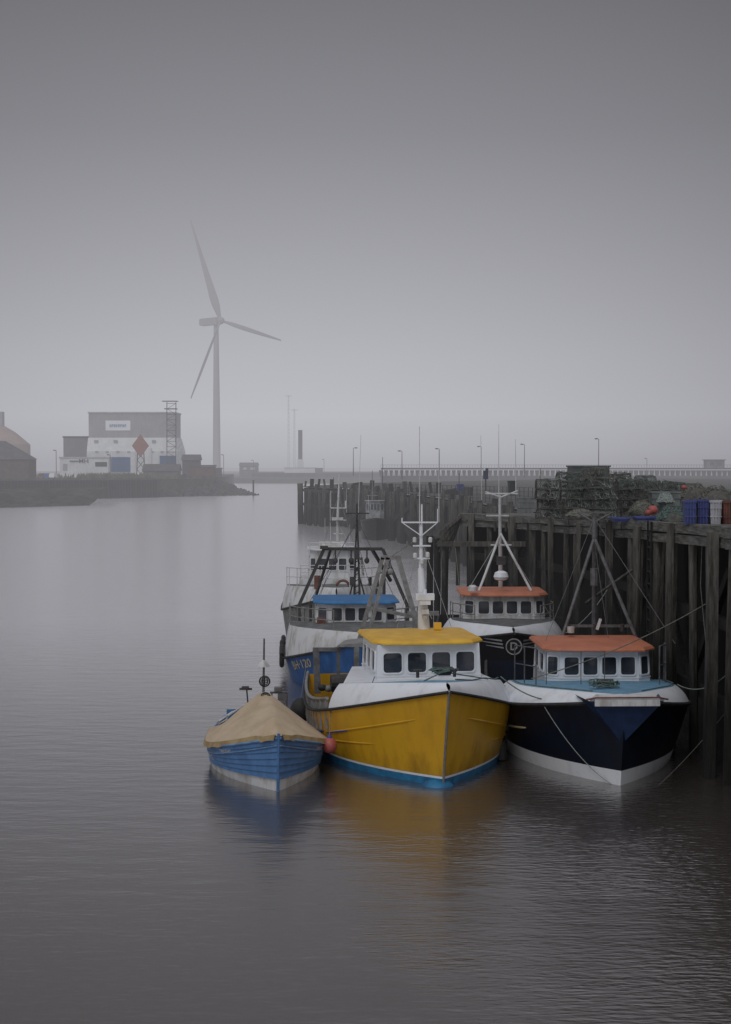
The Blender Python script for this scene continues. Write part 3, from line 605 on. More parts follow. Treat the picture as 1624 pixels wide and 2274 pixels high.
m=MB(); a=path[-1]; m.grid([[V((a.x+.2,a.y+.3,-1)),V((a.x+.2,a.y+.3,a.z-.3))],[V((a.x+40,a.y+14,-1)),V((a.x+40,a.y+14,a.z-.3))]]); m.build('shade_end_sheet',voidm,pier)
for k in range(5): MB().beam(path[-1]+V((-.05,-.3+k*.1,-.05)),P(965+k*6,1195+k*16,61.5+k*.1),.1,.14).build('raking_timber',timber,pier)
m=MB(); Yb=60
for k in range(6): m.beam(P(985+k*32,1205,Yb-k*.6),P(985+k*32,1300,Yb-k*.6),.16)
m.beam(P(975,1208,Yb),P(1170,1208,Yb-3.5),.22,.2); m.build('landing_stage',timber,pier)
for i in range(3):
    px=955+i*17; q=P(px,1190,63-i); pilemesh(V((q.x,q.y,0)),q.z-.1*i,-1.2,.15,timberd,pier)
for px,Yl in((1190,56.5),(1350,47.5),(1470,41)):
    m=MB(); q=P(px,1150,Yl)-V((.35,0,0))
    for k in range(9): m.beam(q+V((0,-.25,-.5-k*.35)),q+V((0,.25,-.5-k*.35)),.04)
    m.beam(q+V((0,-.25,-.1)),q+V((0,-.25,-4)),.05); m.beam(q+V((0,.25,-.1)),q+V((0,.25,-4)),.05)
    m.build('ladder',timberd,pier)
for px,pyt in((1248,1128),(1560,1140)):
    q=P(px,pyt+22,38.9 if px>1500 else 54.6); t=thing('mooring_bollard','dark iron bollard on the pier edge '+('beside the blue crates' if px>1500 else 'left of the lobster pots'),'bollard',tuple(q))
    MB().lathe(q,[(.22,0),(.2,.05),(.16,.1),(.15,.28),(.24,.32),(.25,.38),(.15,.43)],14).build('post',darksteel,t)
    m=MB()
    for k in range(4): m.tube([q+V((.2*math.cos(a*.5236),.2*math.sin(a*.5236),.1+.045*k)) for a in range(13)],.025,5,cap=False)
    m.build('rope_turns',ropem,t)
# ---- lobster pots
PW,PD,PH=.82,.5,.35
def arch(x,n=8): return [V((x,PD/2*math.cos(math.pi*k/n),.03+(PH-.03)*math.sin(math.pi*k/n)**.7)) for k in range(n+1)]
fm=MB()
for x in(-PW/2,0,PW/2): fm.tube(arch(x),.018,5)
for y in(-PD/2,PD/2): fm.tube([(-PW/2,y,.03),(PW/2,y,.03)],.02,5)
fm.tube([(-PW/2,0,PH),(PW/2,0,PH)],.016,5)
for k in range(5): fm.beam((-PW/2+.05+k*PW/5.6,-PD/2,.03),(-PW/2+.05+k*PW/5.6,PD/2,.03),.05,.025)
nm=MB()
nx=13
for k in range(nx):
    x=-PW/2+PW*k/(nx-1); a=arch(x); sh=arch(min(PW/2,x+.07)); s2=arch(max(-PW/2,x-.07))
    nm.tube([a[0],sh[1],a[2],sh[3],a[4],sh[5],a[6],sh[7],a[8]],.006,3,cap=False); nm.tube([a[0],s2[1],a[2],s2[3],a[4],s2[5],a[6],s2[7],a[8]],.006,3,cap=False)
for x in(-PW/2,PW/2):
    for k in range(1,5): nm.tube([arch(x)[k],arch(x)[8-k]],.007,3,cap=False); nm.tube([arch(x)[k],V((x,arch(x)[k].y,.03))],.007,3,cap=False); nm.tube([arch(x)[8-k],V((x,arch(x)[8-k].y,.03))],.007,3,cap=False)
im=MB(); im.tube([(-.2,0,.14),(-.07,.03,.17),(.07,-.03,.17),(.2,0,.14)],[.03,.07,.07,.03],7)
def coil(seed):
    random.seed(seed); m=MB()
    for k in range(5+seed%3*2):
        pts=[V((random.uniform(-PW/2,PW/2),random.uniform(-PD/2,PD/2)*.9,random.uniform(.1,PH+.05))) for _ in range(4)]
        for q in pts: q.z=max(q.z,PH*.9*math.cos(q.y/PD*2.2))+.02
        pts.insert(0,V((pts[0].x,-PD/2-.03,random.uniform(.0,.2)))); pts.append(V((pts[-1].x+.1,-PD/2-.04,random.uniform(-.1,.15))))
        m.tube(pts,.011,4)
    return m
GR='lobster pots stacked on the pier'
ref=thing('lobster_pot','x','lobster pot',(0,0,0),0,GR)
frs=fm.build('frame',potfr,ref,local=True,merge=False); nts=nm.build('netting',potnet,ref,local=True,merge=False,smooth=0); bts=im.build('bait_net',potfr,ref,local=True)
cmesh=[coil(s).build('rope',[ropelt,ropegr,potfr,ropem,ropelt][s%5],ref,local=True,merge=False) for s in range(8)]
random.seed(11)
stacks=[(1222,47.5,4,'in the leftmost pot stack beside the bollard'),(1284,46.5,4,'in the second pot stack from the left'),(1346,45.5,5,'in the tall pot stack in the middle'),(1404,47.5,4,'in the narrow stack right of the middle one'),(1450,52,4,'in the pot stack behind the blue fish boxes'),(1506,53,4,'in the pot stack behind the heap of nets'),(1562,54,3,'in the pot stack behind the blue crates'),(1256,51.5,5,'in the back row behind the two leftmost stacks'),(1316,53,5,'in the back row behind the middle stacks'),(1382,54,5,'in the back row right of the middle'),(1428,60,5,'in the far row left of the grey tub'),(1486,60,4,'in the far row above the grey tub'),(1540,60,4,'in the far row above the blue crates'),(1595,58,3,'in the far row nearest the right edge'),(1612,52,3,'in the low stack at the right edge')]
lev=['bottom pot','second pot up','third pot up','fourth pot up','fifth and topmost pot']
def deckz(Y): return 5.42 if Y>58 else 6.08-(Y-33.6)*.0255
first=True
for (px,Y,n,desc) in stacks:
    z=deckz(Y); x=(px-812)/F*Y; dx=0
    for k in range(n):
        lb='netted lobster '+lev[k]+' '+desc
        dx+=random.uniform(-.09,.09)
        loc=(x+dx,Y+random.uniform(-.12,.12),z+k*.325); rz=random.uniform(-.3,.3)
        if first: t=ref; t.location=loc; t.rotation_euler=(0,random.uniform(-.04,.04),rz); first=False; tag(t,lb,'lobster pot',GR)
        else:
            t=ref.copy(); COL.objects.link(t); t.location=loc; t.rotation_euler=(random.uniform(-.05,.05),random.uniform(-.08,.08),rz); t['label']=lb; t['group']=GR; t['category']='lobster pot'
            for s_ in(frs,nts,bts,cmesh[random.randrange(8)]):
                c2=s_.copy(); COL.objects.link(c2); c2.parent=t
for s_ in cmesh[1:]: bpy.data.objects.remove(s_)
def crate(px0,px1,py0,py1,Y,mtl,label,cat='crate',name='fish_crate',group=None,d=.6):
    a=P(px0,py1,Y); b=P(px1,py0,Y); w=b.x-a.x; hh=b.z-a.z; c=V(((a.x+b.x)/2,Y+d/2,a.z))
    t=thing(name,label,cat,tuple(c),R(random.uniform(-6,6)),group); m=MB()
    lo=[V((-w/2+.03,-d/2+.02,0)),V((w/2-.03,-d/2+.02,0)),V((w/2-.03,d/2-.02,0)),V((-w/2+.03,d/2-.02,0))]; hi=[V((-w/2,-d/2,hh)),V((w/2,-d/2,hh)),V((w/2,d/2,hh)),V((-w/2,d/2,hh))]
    hin=[V((p.x*.93,p.y*.93,hh)) for p in hi]; lin=[V((p.x*.9,p.y*.9,.05)) for p in lo]
    vs=lo+hi+hin+lin; fs=[(3,2,1,0)]
    for L_ in range(3): fs+=[(L_*4+k,L_*4+(k+1)%4,(L_+1)*4+(k+1)%4,(L_+1)*4+k) for k in range(4)]
    fs.append((12,13,14,15)); m.add(vs,fs); m.build('body',mtl,t,local=True,smooth=0,recalc=False)
    m=MB(); pts=[V((p.x*1.02,p.y*1.02,hh-.02)) for p in hi]; 
    for i in range(4): m.beam(pts[i],pts[(i+1)%4],.04,.05)
    for k in range(1,4): m.beam((-w/2+w*k/4,-d/2-.01,.02),(-w/2+w*k/4,-d/2-.02,hh-.04),.025,.03)
    for zf in(.35,.7):
        if hh>.4: m.beam((-w/2,-d/2-.012,hh*zf),(w/2,-d/2-.012,hh*zf),.02,.03)
    m.build('rim',mtl,t,local=True)
crate(1524,1549,1112,1166,36.6,bluecr,'tall blue plastic crate, leftmost of three beside the nets')
crate(1551,1577,1110,1166,36.8,bluecr,'tall blue plastic crate, middle of three on the pier')
crate(1580,1606,1112,1166,36.7,whitecr,'pale lilac plastic crate right of the blue crates')
crate(1609,1632,1113,1167,36.5,redsteel,'red brown box at the right edge of the pier')
crate(1414,1466,1148,1161,43.5,bluecr,'flat blue fish box, left of two along the pier edge',name='fish_box',cat='fish box')
crate(1469,1508,1149,1162,42.5,bluecr,'flat blue fish box, right of two along the pier edge',name='fish_box',cat='fish box')
crate(1362,1400,1150,1159,44.2,bluecr,'thin blue fish box below the middle pot stack',name='fish_box',cat='fish box')
crate(1448,1512,1092,1140,46,greybox,'grey green plastic tub with net draped over its side',name='storage_tub',cat='tub')
crate(1150,1186,1105,1139,66,greybox,'far grey crate on the pier left of the pots',name='storage_tub',cat='tub')
crate(1130,1146,1068,1100,90,greenbox,'upright dark bin beyond the black boat mast',name='storage_bin',cat='bin')
crate(1015,1030,1075,1090,120,bluecr,'tiny blue bin on the far pier deck',name='storage_bin',cat='bin')
for(px,py,Y,r,lb) in((1450,1132,42,.15,'round red float lying against the grey tub'),(1440,1138,41.5,.1,'small pink float left of the grey tub'),(1519,1082,46,.09,'pink float on top of the pot heap'),(1600,1098,48,.12,'red float half hidden behind the blue crates')):
    q=P(px,py,Y); t=thing('net_float',lb,'float',tuple(q)); MB().ball(q,r,(1,1,.9),12).build('body',pinkb,t); MB().tube([q+V((0,0,r*.8)),q+V((0,0,r*1.15))],r*.25,6).build('eye',rubber,t)
def heap(px,py,Y,w,hh,mtl,label,seed):
    random.seed(seed); q=P(px,py,Y); m=MB()
    for k in range(90):
        pts=[]
        a0=random.uniform(0,6.28)
        for j in range(5):
            r=random.uniform(.1,1)**.6; a=a0+j*.6; x=w/2*r*math.cos(a); y=.4*r*math.sin(a); pts.append(q+V((x,y,hh*(1-r*r)*random.uniform(.7,1.1)+.03)))
        m.tube(pts,.013,4)
    m.lathe(q,[(w*.42,0),(w*.38,hh*.3),(w*.25,hh*.65),(w*.1,hh*.85)],10,1)
    tag(m.build('fishing_net',[mtl,potfr],merge=False),label,'net')
heap(1493,1160,41,1.0,.5,ropegr,'green heap of net beside the blue crates',3)
heap(1590,1120,47,1.4,.6,ropem,'dark heap of net behind the crates at right',4)
heap(1478,1118,45.6,.6,.35,ropelt,'pale net draped over the grey tub',5)
heap(1290,1148,44,1.0,.22,ropem,'low grey rope pile at the foot of the pot stacks',6)
heap(1545,1110,48,1.3,.5,ropem,'grey rope heap above the blue crates',8)
heap(1425,1140,46,.9,.4,ropem,'brown grey net pile between the pot stacks and the grey tub',9)
t=thing('storage_container','dark green container standing behind the lobster pots','container',tuple(P(1312,1100,95)))
a=P(1271,1110,95);b=P(1354,1037,95); MB().box(((a.x+b.x)/2,96.2,(a.z+b.z)/2),(b.x-a.x,2.4,b.z-a.z)).build('body',greenbox,t)
MB().box(((a.x+b.x)/2,96.2,b.z+.05),(b.x-a.x+.15,2.6,.1)).build('roof',greenbox,t)
# ================================================================= FAR PIER
p2=thing('timber_pier','dark timber pier with cross bracing running out beyond the moored boats','pier',(0,150,0))
T2=4.75
path2=[W(672,1162),W(722,1170),W(770,1172)+V((0,4,0)),W(850,1190),W(940,1215),V((8.5,105,0)),V((11,80,0)),V((13,68,0))]
for i,(p,t) in enumerate(along(path2,1.75)[:84]):
    pilemesh(p+V((-.35 if i%3 else -.7,-.3,0)),T2+random.choice([0,.15,.5,-.3,-.6,.2]),-1.2,random.choice([.2,.28,.36]),timfar if i%3 else timber,p2,n=6,lean_=.3)
m=MB()
for z,hh in((T2-.35,.35),(2.6,.3)):
    for a,b in zip(path2,path2[1:]): m.beam(V((a.x-.25,a.y-.1,z)),V((b.x-.25,b.y-.1,z+random.uniform(-.2,.1))),.35,hh)
m.build('cross_beam',timfar,p2)
for a,b in zip(path2[2:],path2[3:]):
    MB().beam(V((a.x-.4,a.y-.5,T2-.5)),V((b.x-.4,b.y-.5,.3)),.35,.45).build('diagonal_brace',timberd,p2); MB().beam(V((a.x-.5,a.y-.7,.3)),V((b.x-.5,b.y-.7,T2-.5)),.35,.45).build('diagonal_brace',timberd,p2)
m=MB(); m.grid([[V((a.x+.5,a.y+.6,-1)),V((a.x+.5,a.y+.6,T2-.1))] for a in path2]); m.build('shade_back_sheet',voidm,p2)  # same painted shade sheet behind the far piles
m=MB(); a=path2[0]; m.grid([[V((a.x+.2,a.y+.35,-1)),V((a.x+.2,a.y+.35,T2-.1))],[V((a.x+4,a.y+30,-1)),V((a.x+4,a.y+30,T2-.1))]]); m.build('shade_end_sheet',voidm,p2)
rows=[[V((a.x,a.y,T2)),V((a.x+8,a.y+10,T2)),V((a.x+150,a.y+60,T2))] for a in path2]
rows.insert(0,[V((-8.6,192,T2)),V((-2,230,T2)),V((60,330,T2))])
MB().grid(rows).build('deck',mat('far_deck_boards',(.085,.085,.08),(.04,.04,.038),.5,.95,bump=.5,stretch=(3,.7,1)),p2)
for k in range(26):
    px=676+k*15; Y=184-k*2.2; q=P(px,1080,Y); m=MB(); w_=random.choice([.25,.3,.5,1.2]); hh_=random.choice([.3,.5,.8,1.1]); m.beam(V((q.x,Y+2.5,T2)),V((q.x+random.uniform(-.2,.2),Y+2.5,T2+hh_)),w_,.3); m.build('deck_post',timberd if k%3 else timfar,p2)
fe=thing('safety_fence','thin dark mesh fence running along the far pier deck','fence',(0,110,T2))
n=40; pts=[P(860+k*9.5,1085,122-k*.6) for k in range(n)]; pts=[V((q.x,q.y,T2)) for q in pts]
for q in pts: MB().tube([q,q+V((0,0,1.2))],.022,4).build('post',darksteel,fe)
for z in(.3,.6,.9,1.2): MB().tube([q+V((0,0,z)) for q in pts],.012,4).build('rail',darksteel,fe)
for i,(px,pt,Y) in enumerate(((741,1060,150),(850,1015,170),(1020,1050,130),(1200,1040,120))):
    q=P(px,pt,Y); tag(MB().tube([(q.x,Y,T2-1),(q.x,Y,q.z)],[.05,.03],5).build('pole',darksteel),'thin dark pole on the far pier, '+['first','second','third','fourth'][i]+' of four from the left','pole')
def lamp(px,py,Y,label,side=1):
    q=P(px,py,Y); t=thing('street_lamp',label,'street lamp',(q.x,Y,4.7)); H=q.z
    s_=Y/350
    MB().tube([(q.x,Y,4.7),(q.x,Y,4.7+(H-4.7)*.4),(q.x,Y,H)],[.13*s_+.02,.09*s_+.01,.06*s_+.01],8).build('pole',darksteel,t)
    MB().tube([(q.x,Y,H-.1),(q.x-side*.3*s_,Y,H+.12),(q.x-side*.5*s_,Y,H+.1)],.05*s_+.01,6).build('arm',darksteel,t)
    MB().ball((q.x-side*.65*s_,Y,H+.05),.3*s_,(1.4,.7,.5),10).build('lamp_head',darksteel,t)
lamp(785,995,413,'leftmost thin street lamp above the far pier head',-1)
lamp(893,1002,300,'street lamp above the inner part of the far pier')
lamp(976,997,300,'street lamp right of the yellow boat mast antenna')
lamp(1069,992,386,'street lamp left of the black boat mast')
lamp(1165,987,347,'street lamp right of the black boat mast')
lamp(1330,975,250,'tall dark street lamp behind the green container')
t=thing('notice_sign','dark blue sign on a short post beyond the black boat mast','sign',tuple(P(1079,1090,110)))
MB().tube([P(1079,1092,110),P(1079,1040,110)],.05,6).build('post',darksteel,t); q=P(1079,1052,109.9); MB().box(q,(.4,.06,.85)).build('panel',mat('dark_blue_sign',(.03,.04,.09),(.02,.03,.06),3,.6),t)
MB().ball(P(1076,1043,109.8),.11,(1,.3,1),10).build('symbol',greylet,t)
# ================================================================= BREAKWATER TRESTLE
conc=mat('grey_concrete',(.16,.16,.16),(.09,.09,.09),.3,.9); concd=mat('dark_concrete',(.06,.06,.06),(.035,.035,.035),.2,.9)
bw=thing('breakwater_trestle','long pale trestle walkway on short legs along the horizon at right','breakwater',(60,450,5))
m=MB(); z1=P(900,1038,450).z; z0=P(900,1047,450).z; zb=P(900,1055,450).z
xs0=P(846,1040,450).x; xs1=P(1760,1040,450).x
m.box(((xs0+xs1)/2,450,(z1+z0)/2+.25),(xs1-xs0,3,.55)); m.build('walkway',concd,bw)
npst=80
for k in range(npst):
    x=xs0+(xs1-xs0)*k/(npst-1); m=MB(); m.prism([V((x-.25,449,zb-.5)),V((x+.25,449,zb-.5)),V((x+.25,451,zb-.5)),V((x-.25,451,zb-.5))],[V((x-.6,449,z0+.4)),V((x+.6,449,z0+.4)),V((x+.6,451,z0+.4)),V((x-.6,451,z0+.4))]); m.build('trestle_leg',concd,bw,smooth=0)
m=MB()
for k in range(150): x=xs0+(xs1-xs0)*k/149; m.beam((x,448.6,z1),(x,448.6,z1+.8),.08)
m.beam((xs0,448.6,z1+.8),(xs1,448.6,z1+.8),.08); m.build('parapet_rail',concd,bw)
m=MB(); m.box(((xs0+xs1)/2+50,452,(zb-.3)/2-.2),(xs1-xs0+100,10,zb+.2)); m.build('base_wall',concd,bw)
hut=thing('hut','small pale hut at the right end of the trestle walkway','hut',tuple(P(1585,1040,446))); a=P(1566,1040,446);b=P(1606,1022,446)
MB().box(((a.x+b.x)/2,446,(a.z+b.z)/2),(b.x-a.x,4,b.z-a.z)).build('wall',conc,hut); MB().box(((a.x+b.x)/2,446,b.z+.1),(b.x-a.x+.8,4.6,.25)).build('roof',concd,hut)
for dx in(-1.2,1.2): MB().box(((a.x+b.x)/2+dx,443.95,(a.z+b.z)/2+.2),(1.2,.08,1.1)).build('window',glass,hut)
# ================================================================= FAR LAND
earth=mat('dark_mud_bank',(.075,.072,.068),(.035,.033,.03),.25,.95,bump=.6); grass=mat('dull_grass_ground',(.12,.12,.1),(.07,.07,.06),.15,.95)
rock=mat('dark_rocks',(.09,.088,.085),(.025,.025,.025),.6,.95,bump=.8)
def slab(pts,zt,zb_,name,m_): 
    return struct(MB().prism([V((p[0],p[1],zb_)) for p in pts],[V((p[0],p[1],zt)) for p in pts]),name,m_,smooth=0)
farx=lambda px,Y:(px-812)/F*Y
slab([(farx(420,620),620),(farx(1000,600),600),(farx(1900,620),620),(farx(1900,1500),1500),(farx(-300,1500),1500),(farx(200,700),700)],2.2,-1,'far_shore_ground',grass)
slab([(farx(560,660),660),(farx(850,640),640),(farx(860,800),800),(farx(560,800),800)],4.2,-1,'hills',earth)
slab([(farx(-300,305),305),(farx(350,345),345),(farx(470,372),372),(farx(500,420),420),(farx(520,560),560),(farx(-300,560),560)],4.35,-1,'quay_ground',grass)
slab([(farx(-300,300),300),(farx(350,340),340),(farx(350,344),344),(farx(-300,304),304)],4.6,-1,'quay_wall_base',concd)
qw=thing('quay_wall','dark piled quay wall below the warehouse on the left bank','quay wall',(farx(150,310),310,0))
m=MB(); m.beam((farx(-300,299),299,4.5),(farx(350,339),339,4.5),.8,.5); m.build('capping_beam',conc,qw)
for k in range(60):
    f_=k/59; Y=299+40*f_; x=farx(-40,299)*(1-f_)+farx(350,339)*f_; m=MB(); m.beam((x,Y-.2,-.5),(x,Y-.2,4.3),.35,.5); m.build('sheet_pile',darksteel if k%2 else concd,qw,smooth=0)
def rough(name,rows,cols,fn,m_,amp):
    g=[]
    for i in range(rows+1):
        r=[]
        for j in range(cols+1):
            p=fn(i/rows,j/cols); q=noise.noise(p*.35)*amp+noise.noise(p*1.1)*amp*.5; r.append(p+V((q*.4,0,q)))
        g.append(r)
    return struct(MB().grid(g),name,m_,smooth=0)
def bank1(u,v):
    a=W(-120+315*v,1132-9*v); return V((a.x,a.y+u*36,-.3+3.2*min(1,u*1.6)+.0)) 
rough('mud_bank',10,60,bank1,earth,.35)
def bank2(u,v):
    px=330+250*v; a=V((farx(px,340+26*v),338+28*v,-.4)); topz=4.9*(1-cl((v-.5)/.5)**1.4)
    return V((a.x+u*(-6*v),a.y+u*30,-.4+(topz+.4)*u**.7))
rough('rocky_bank',18,110,bank2,rock,1.2)
random.seed(5)
t=thing('marker_post','dark marker post at the tip of the rocky bank','post',tuple(W(563,1102))); q=W(563,1102); MB().tube([q,q+V((0,0,3.8))],.2,8).build('post',darksteel,t); MB().box(q+V((0,0,3.9)),(.5,.5,.25)).build('cap',darksteel,t)
m=MB(); 
for k in range(320):
    px=random.gauss(260,45); Y=random.uniform(346,352); q=V((farx(px,Y),Y,4.35)); 
    for j in range(4): m.add([q+V((random.uniform(-.7,.7),0,0)),q+V((random.uniform(-.7,.7),random.uniform(-.3,.3),0)),q+V((random.uniform(-1,1),0,random.uniform(.6,1.7)))],[(0,1,2)])
o=m.build('dry_grass',mat('dry_grass_straw',(.2,.18,.13),(.1,.1,.07),.5,.95),smooth=0,merge=False,recalc=False); tag(o,'pale dry grass growing along the quay edge','grass',kind='stuff')
def bld(name,label,px0,px1,pyt,Y,d,wall,roofm,zb_=4.3,gable=False,cat='building',roofh=1.2,windows=(),hip=0):
    a=P(px0,pyt,Y);b=P(px1,pyt,Y); t=thing(name,label,cat,((a.x+b.x)/2,Y,zb_)); zt=a.z
    c=(a.x+b.x)/2; w=b.x-a.x
    m=MB(); m.box((c,Y+d/2,(zt+zb_)/2),(w,d,zt-zb_)); m.build('wall',wall,t,smooth=0)
    r=MB()
    if gable:
        x0=a.x-.3;x1=b.x+.3
        r.prism([V((x0,Y-.4,zt+.02)),V((x0,Y+d+.4,zt+.02)),V((x0,Y+d/2,zt+roofh))],[V((x1,Y-.4,zt+.02)),V((x1,Y+d+.4,zt+.02)),V((x1-hip,Y+d/2,zt+roofh))])
    else: r.box((c,Y+d/2,zt+.22),(w+.4,d+.4,.4))
    r.build('roof',roofm,t,smooth=0)
    for(wx0,wx1,wy0,wy1,nm,mm) in windows:
        q0=P(wx0,wy1,Y);q1=P(wx1,wy0,Y); MB().box(((q0.x+q1.x)/2,Y-.05,(q0.z+q1.z)/2),(q1.x-q0.x,.14,q1.z-q0.z)).build(nm,mm,t,smooth=0)
    return t
def ribbed(name,c,c2):
    m=mat(name,c,c2,.3,.7); nt=m.node_tree; b=[n for n in nt.nodes if n.type=='BSDF_PRINCIPLED'][0]
    w=N(nt,'ShaderNodeTexWave'); w.inputs['Scale'].default_value=.8; w.bands_direction='X'; g=[n for n in nt.nodes if n.type=='NEW_GEOMETRY'][0]; nt.links.new(g.outputs['Position'],w.inputs[0])
    bp=N(nt,'ShaderNodeBump'); bp.inputs['Strength'].default_value=.6; bp.inputs['Distance'].default_value=.2; nt.links.new(w.outputs[0],bp.inputs['Height']); nt.links.new(bp.outputs[0],b.inputs['Normal']); return m
cladg=ribbed('grey_cladding',(.44,.44,.46),(.38,.38,.4)); cladw=ribbed('white_cladding',(.82,.83,.85),(.7,.71,.73)); cladb=ribbed('blue_cladding',(.06,.13,.32),(.05,.1,.24)); brick=mat('brown_brick',(.13,.09,.078),(.09,.06,.055),.8,.9); slate=mat('slate_roof',(.1,.1,.11),(.07,.07,.075),.5,.8); lgrey=mat('light_grey_roof',(.5,.5,.52),(.4,.4,.42),.4,.7)
redsh=mat('dull_red_shed',(.15,.085,.07),(.1,.06,.05),.6,.85)
signwhite=mat('sign_white',(.88,.89,.92),(.84,.85,.88),.6,.7); signblue=mat('sign_blue',(.16,.3,.5),(.13,.25,.42),1,.7)
wh=bld('warehouse','large grey and white cladded warehouse with a blue and white sign on the left bank',197,388,918,400,13,cladg,lgrey,windows=[(235,290,934,956,'sign',signwhite)])
a=P(193,1002,397.5); b=P(394,1002,397.5); c1=P(196,972,400);c2=P(388,972,400)
m=MB(); m.add([a,b,c2+V((0,-.1,0)),c1+V((0,-.1,0))],[(0,1,2,3)]); m.add([a,b,V((b.x,b.y,4.3)),V((a.x,a.y,4.3))],[(0,1,2,3)]); bk=P(394,1002,397.5)+V((.6,13,0)); m.add([b,V((c2.x+.1,c2.y,c2.z)),V((c2.x+.6,bk.y,c2.z)),bk],[(0,1,2,3)]); m.add([b,bk,V((bk.x,bk.y,4.3)),V((b.x,b.y,4.3))],[(0,1,2,3)]); m.build('lean_to',cladw,wh,smooth=0)
for(x0,x1,y0,y1) in((246,290,1015,1048),(355,390,1012,1046)):
    q0=P(x0,y1,397.3);q1=P(x1,y0,397.3); MB().box(((q0.x+q1.x)/2,397.3,(q0.z+q1.z)/2),(q1.x-q0.x,.2,q1.z-q0.z)).build('loading_door',cladb,wh,smooth=0)
for k,px in enumerate((215,238,262,286,338,360)):
    q=P(px,1003,397.3); MB().box(q,(.8,.2,.35)).build('wall_vent',cladg,wh,smooth=0)
for px in(214,257,342): q=P(px,980,398.8); MB().box(q,(1.1,.4,.7)).build('wall_vent',cladg,wh,smooth=0)
q=P(262,945,399.7); m=MB()
for k in range(8):
    x=q.x-2.1+k*.6; m.box((x-.14,q.y,q.z),(.12,.08,.75)); m.box((x+.14,q.y,q.z+(.15 if k%2 else 0)),(.12,.08,.45 if k%2 else .75)); 
    m.box((x,q.y,q.z+(.32 if k%3 else -.32)),(.17,.08,.12)); m.box((x,q.y,q.z),(.17,.08,.1))
m.build('sign_marks',signblue,wh,smooth=0,merge=False)
lb_=bld('store_building','long low white building with grey letters in front of the warehouse',133,241,1018,385,4,cladw,lgrey,windows=[(212,238,1026,1036,'window',glass),(140,150,1030,1045,'door',cladg)])
q=P(186,1024,384.8); lettering('MH',1.4,lambda x,y:V((q.x+x*1.3,384.75,q.z+y)),slate,lb_,local=False)
MB().box((q.x-2.6,384.8,q.z),(2.4,.1,.3)).build('sign_line',slate,lb_,smooth=0)
bld('store_building','dark grey box building left of the warehouse',141,195,972,402,8,mat('mid_grey_cladding',(.24,.24,.25),(.19,.19,.2),.3,.8),slate)
t=thing('access_tower','grey steel ladder tower standing against the warehouse corner','tower',tuple(P(382,1045,396)))
m=MB(); Y=396.3
for px in(371,391):
    for dy in(-2.5,-.0): m.beam(P(px,1046,Y+dy-1.5),P(px,893,Y+dy-1.5),.2)
for k in range(13):
    py=1040-k*12; m.beam(P(371,py,Y-4),P(391,py,Y-4),.12); 
    if k<12: m.beam(P(371 if k%2 else 391,py,Y-4),P(391 if k%2 else 371,py-12,Y-4),.1)
m.build('lattice',darksteel,t); m=MB(); m.box(P(380,908,Y-2.8),(3.4,3,.2)); m.box(P(378,891,Y-2.8),(4.2,3.2,.15)); m.build('platform',darksteel,t)
t=thing('storage_silo','white silo behind the orange diamond marker','silo',tuple(P(328,1050,388))); q=P(328,1000,388); MB().lathe((q.x,388,4.3),[(1.3,0),(1.3,q.z-4.3),(1.1,q.z-3.6),(.4,q.z-3.1)],14).build('tank',cladw,t)
t=thing('storage_silo','white silo left of the orange diamond marker','silo',tuple(P(297,1050,388))); q=P(297,1003,388); MB().lathe((q.x,388,4.3),[(.9,0),(.9,q.z-4.3),(.5,q.z-3.9)],14).build('tank',cladw,t)
t=thing('navigation_marker','large faded orange diamond board on a dark lattice stand','marker',tuple(P(312,1055,372))); Y=372
c=P(312,990,Y); m=MB(); dx=(P(331,990,Y)-c).x; dz=(P(312,964,Y)-c).z; m.prism([c+V((-dx,0,0)),c+V((0,0,-dz)),c+V((dx,0,0)),c+V((0,0,dz))],[c+V((-dx,.2,0)),c+V((0,.2,-dz)),c+V((dx,.2,0)),c+V((0,.2,dz))]); m.build('diamond_board',mat('faded_orange_board',(.36,.16,.12),(.3,.14,.11),.6,.8),t,smooth=0)
m=MB(); A=V((c.x-1.1,Y+.5,4.3)); Bq=V((c.x+1.1,Y+.5,4.3)); A2=V((c.x-.7,Y+.5,c.z+1));B2=V((c.x+.7,Y+.5,c.z+1)); m.beam(A,A2,.2); m.beam(Bq,B2,.2)
for k in range(4): m.beam(A.lerp(A2,k/4),B2.lerp(Bq,1-(k+1)/4),.14); m.beam(Bq.lerp(B2,k/4),A.lerp(A2,(k+1)/4),.14)
m.build('lattice_stand',darksteel,t)
bld('brick_shed','brown shed with sloping slate roof at the far left edge',-90,64,1020,350,8,brick,slate,gable=True,roofh=4.6,hip=7)
t=thing('storage_dome','salmon coloured domed store with grey turret at the far left edge','dome building',tuple(P(0,1010,460))); q=P(66,988,460); cx=P(-5,988,460).x; rr=q.x-cx
MB().lathe((cx,460,4.3),[(rr,0),(rr,q.z-4.3),(rr*.98,q.z-4.0),(rr*.55,P(0,960,460).z-4.3),(rr*.15,P(0,943,460).z-4.3)],24).build('dome',mat('salmon_cladding',(.42,.31,.27),(.35,.26,.23),.3,.8),t)
MB().box((cx+.4,460,P(0,930,460).z),(3,3,4.5)).build('turret',cladg,t)
bld('shed','dark low shed just right of the warehouse',405,442,1022,392,5,slate,slate,gable=True,roofh=1.6)
bld('shed','dull red shed at the right end of the left bank',420,476,1036,382,4,redsh,slate)
bld('shed','grey shed roof below the diamond marker',318,396,1046,362,5,conc,slate,gable=True,roofh=1.8)
bld('hut','small dark hut right of the red shed',470,490,1042,420,4,slate,slate)
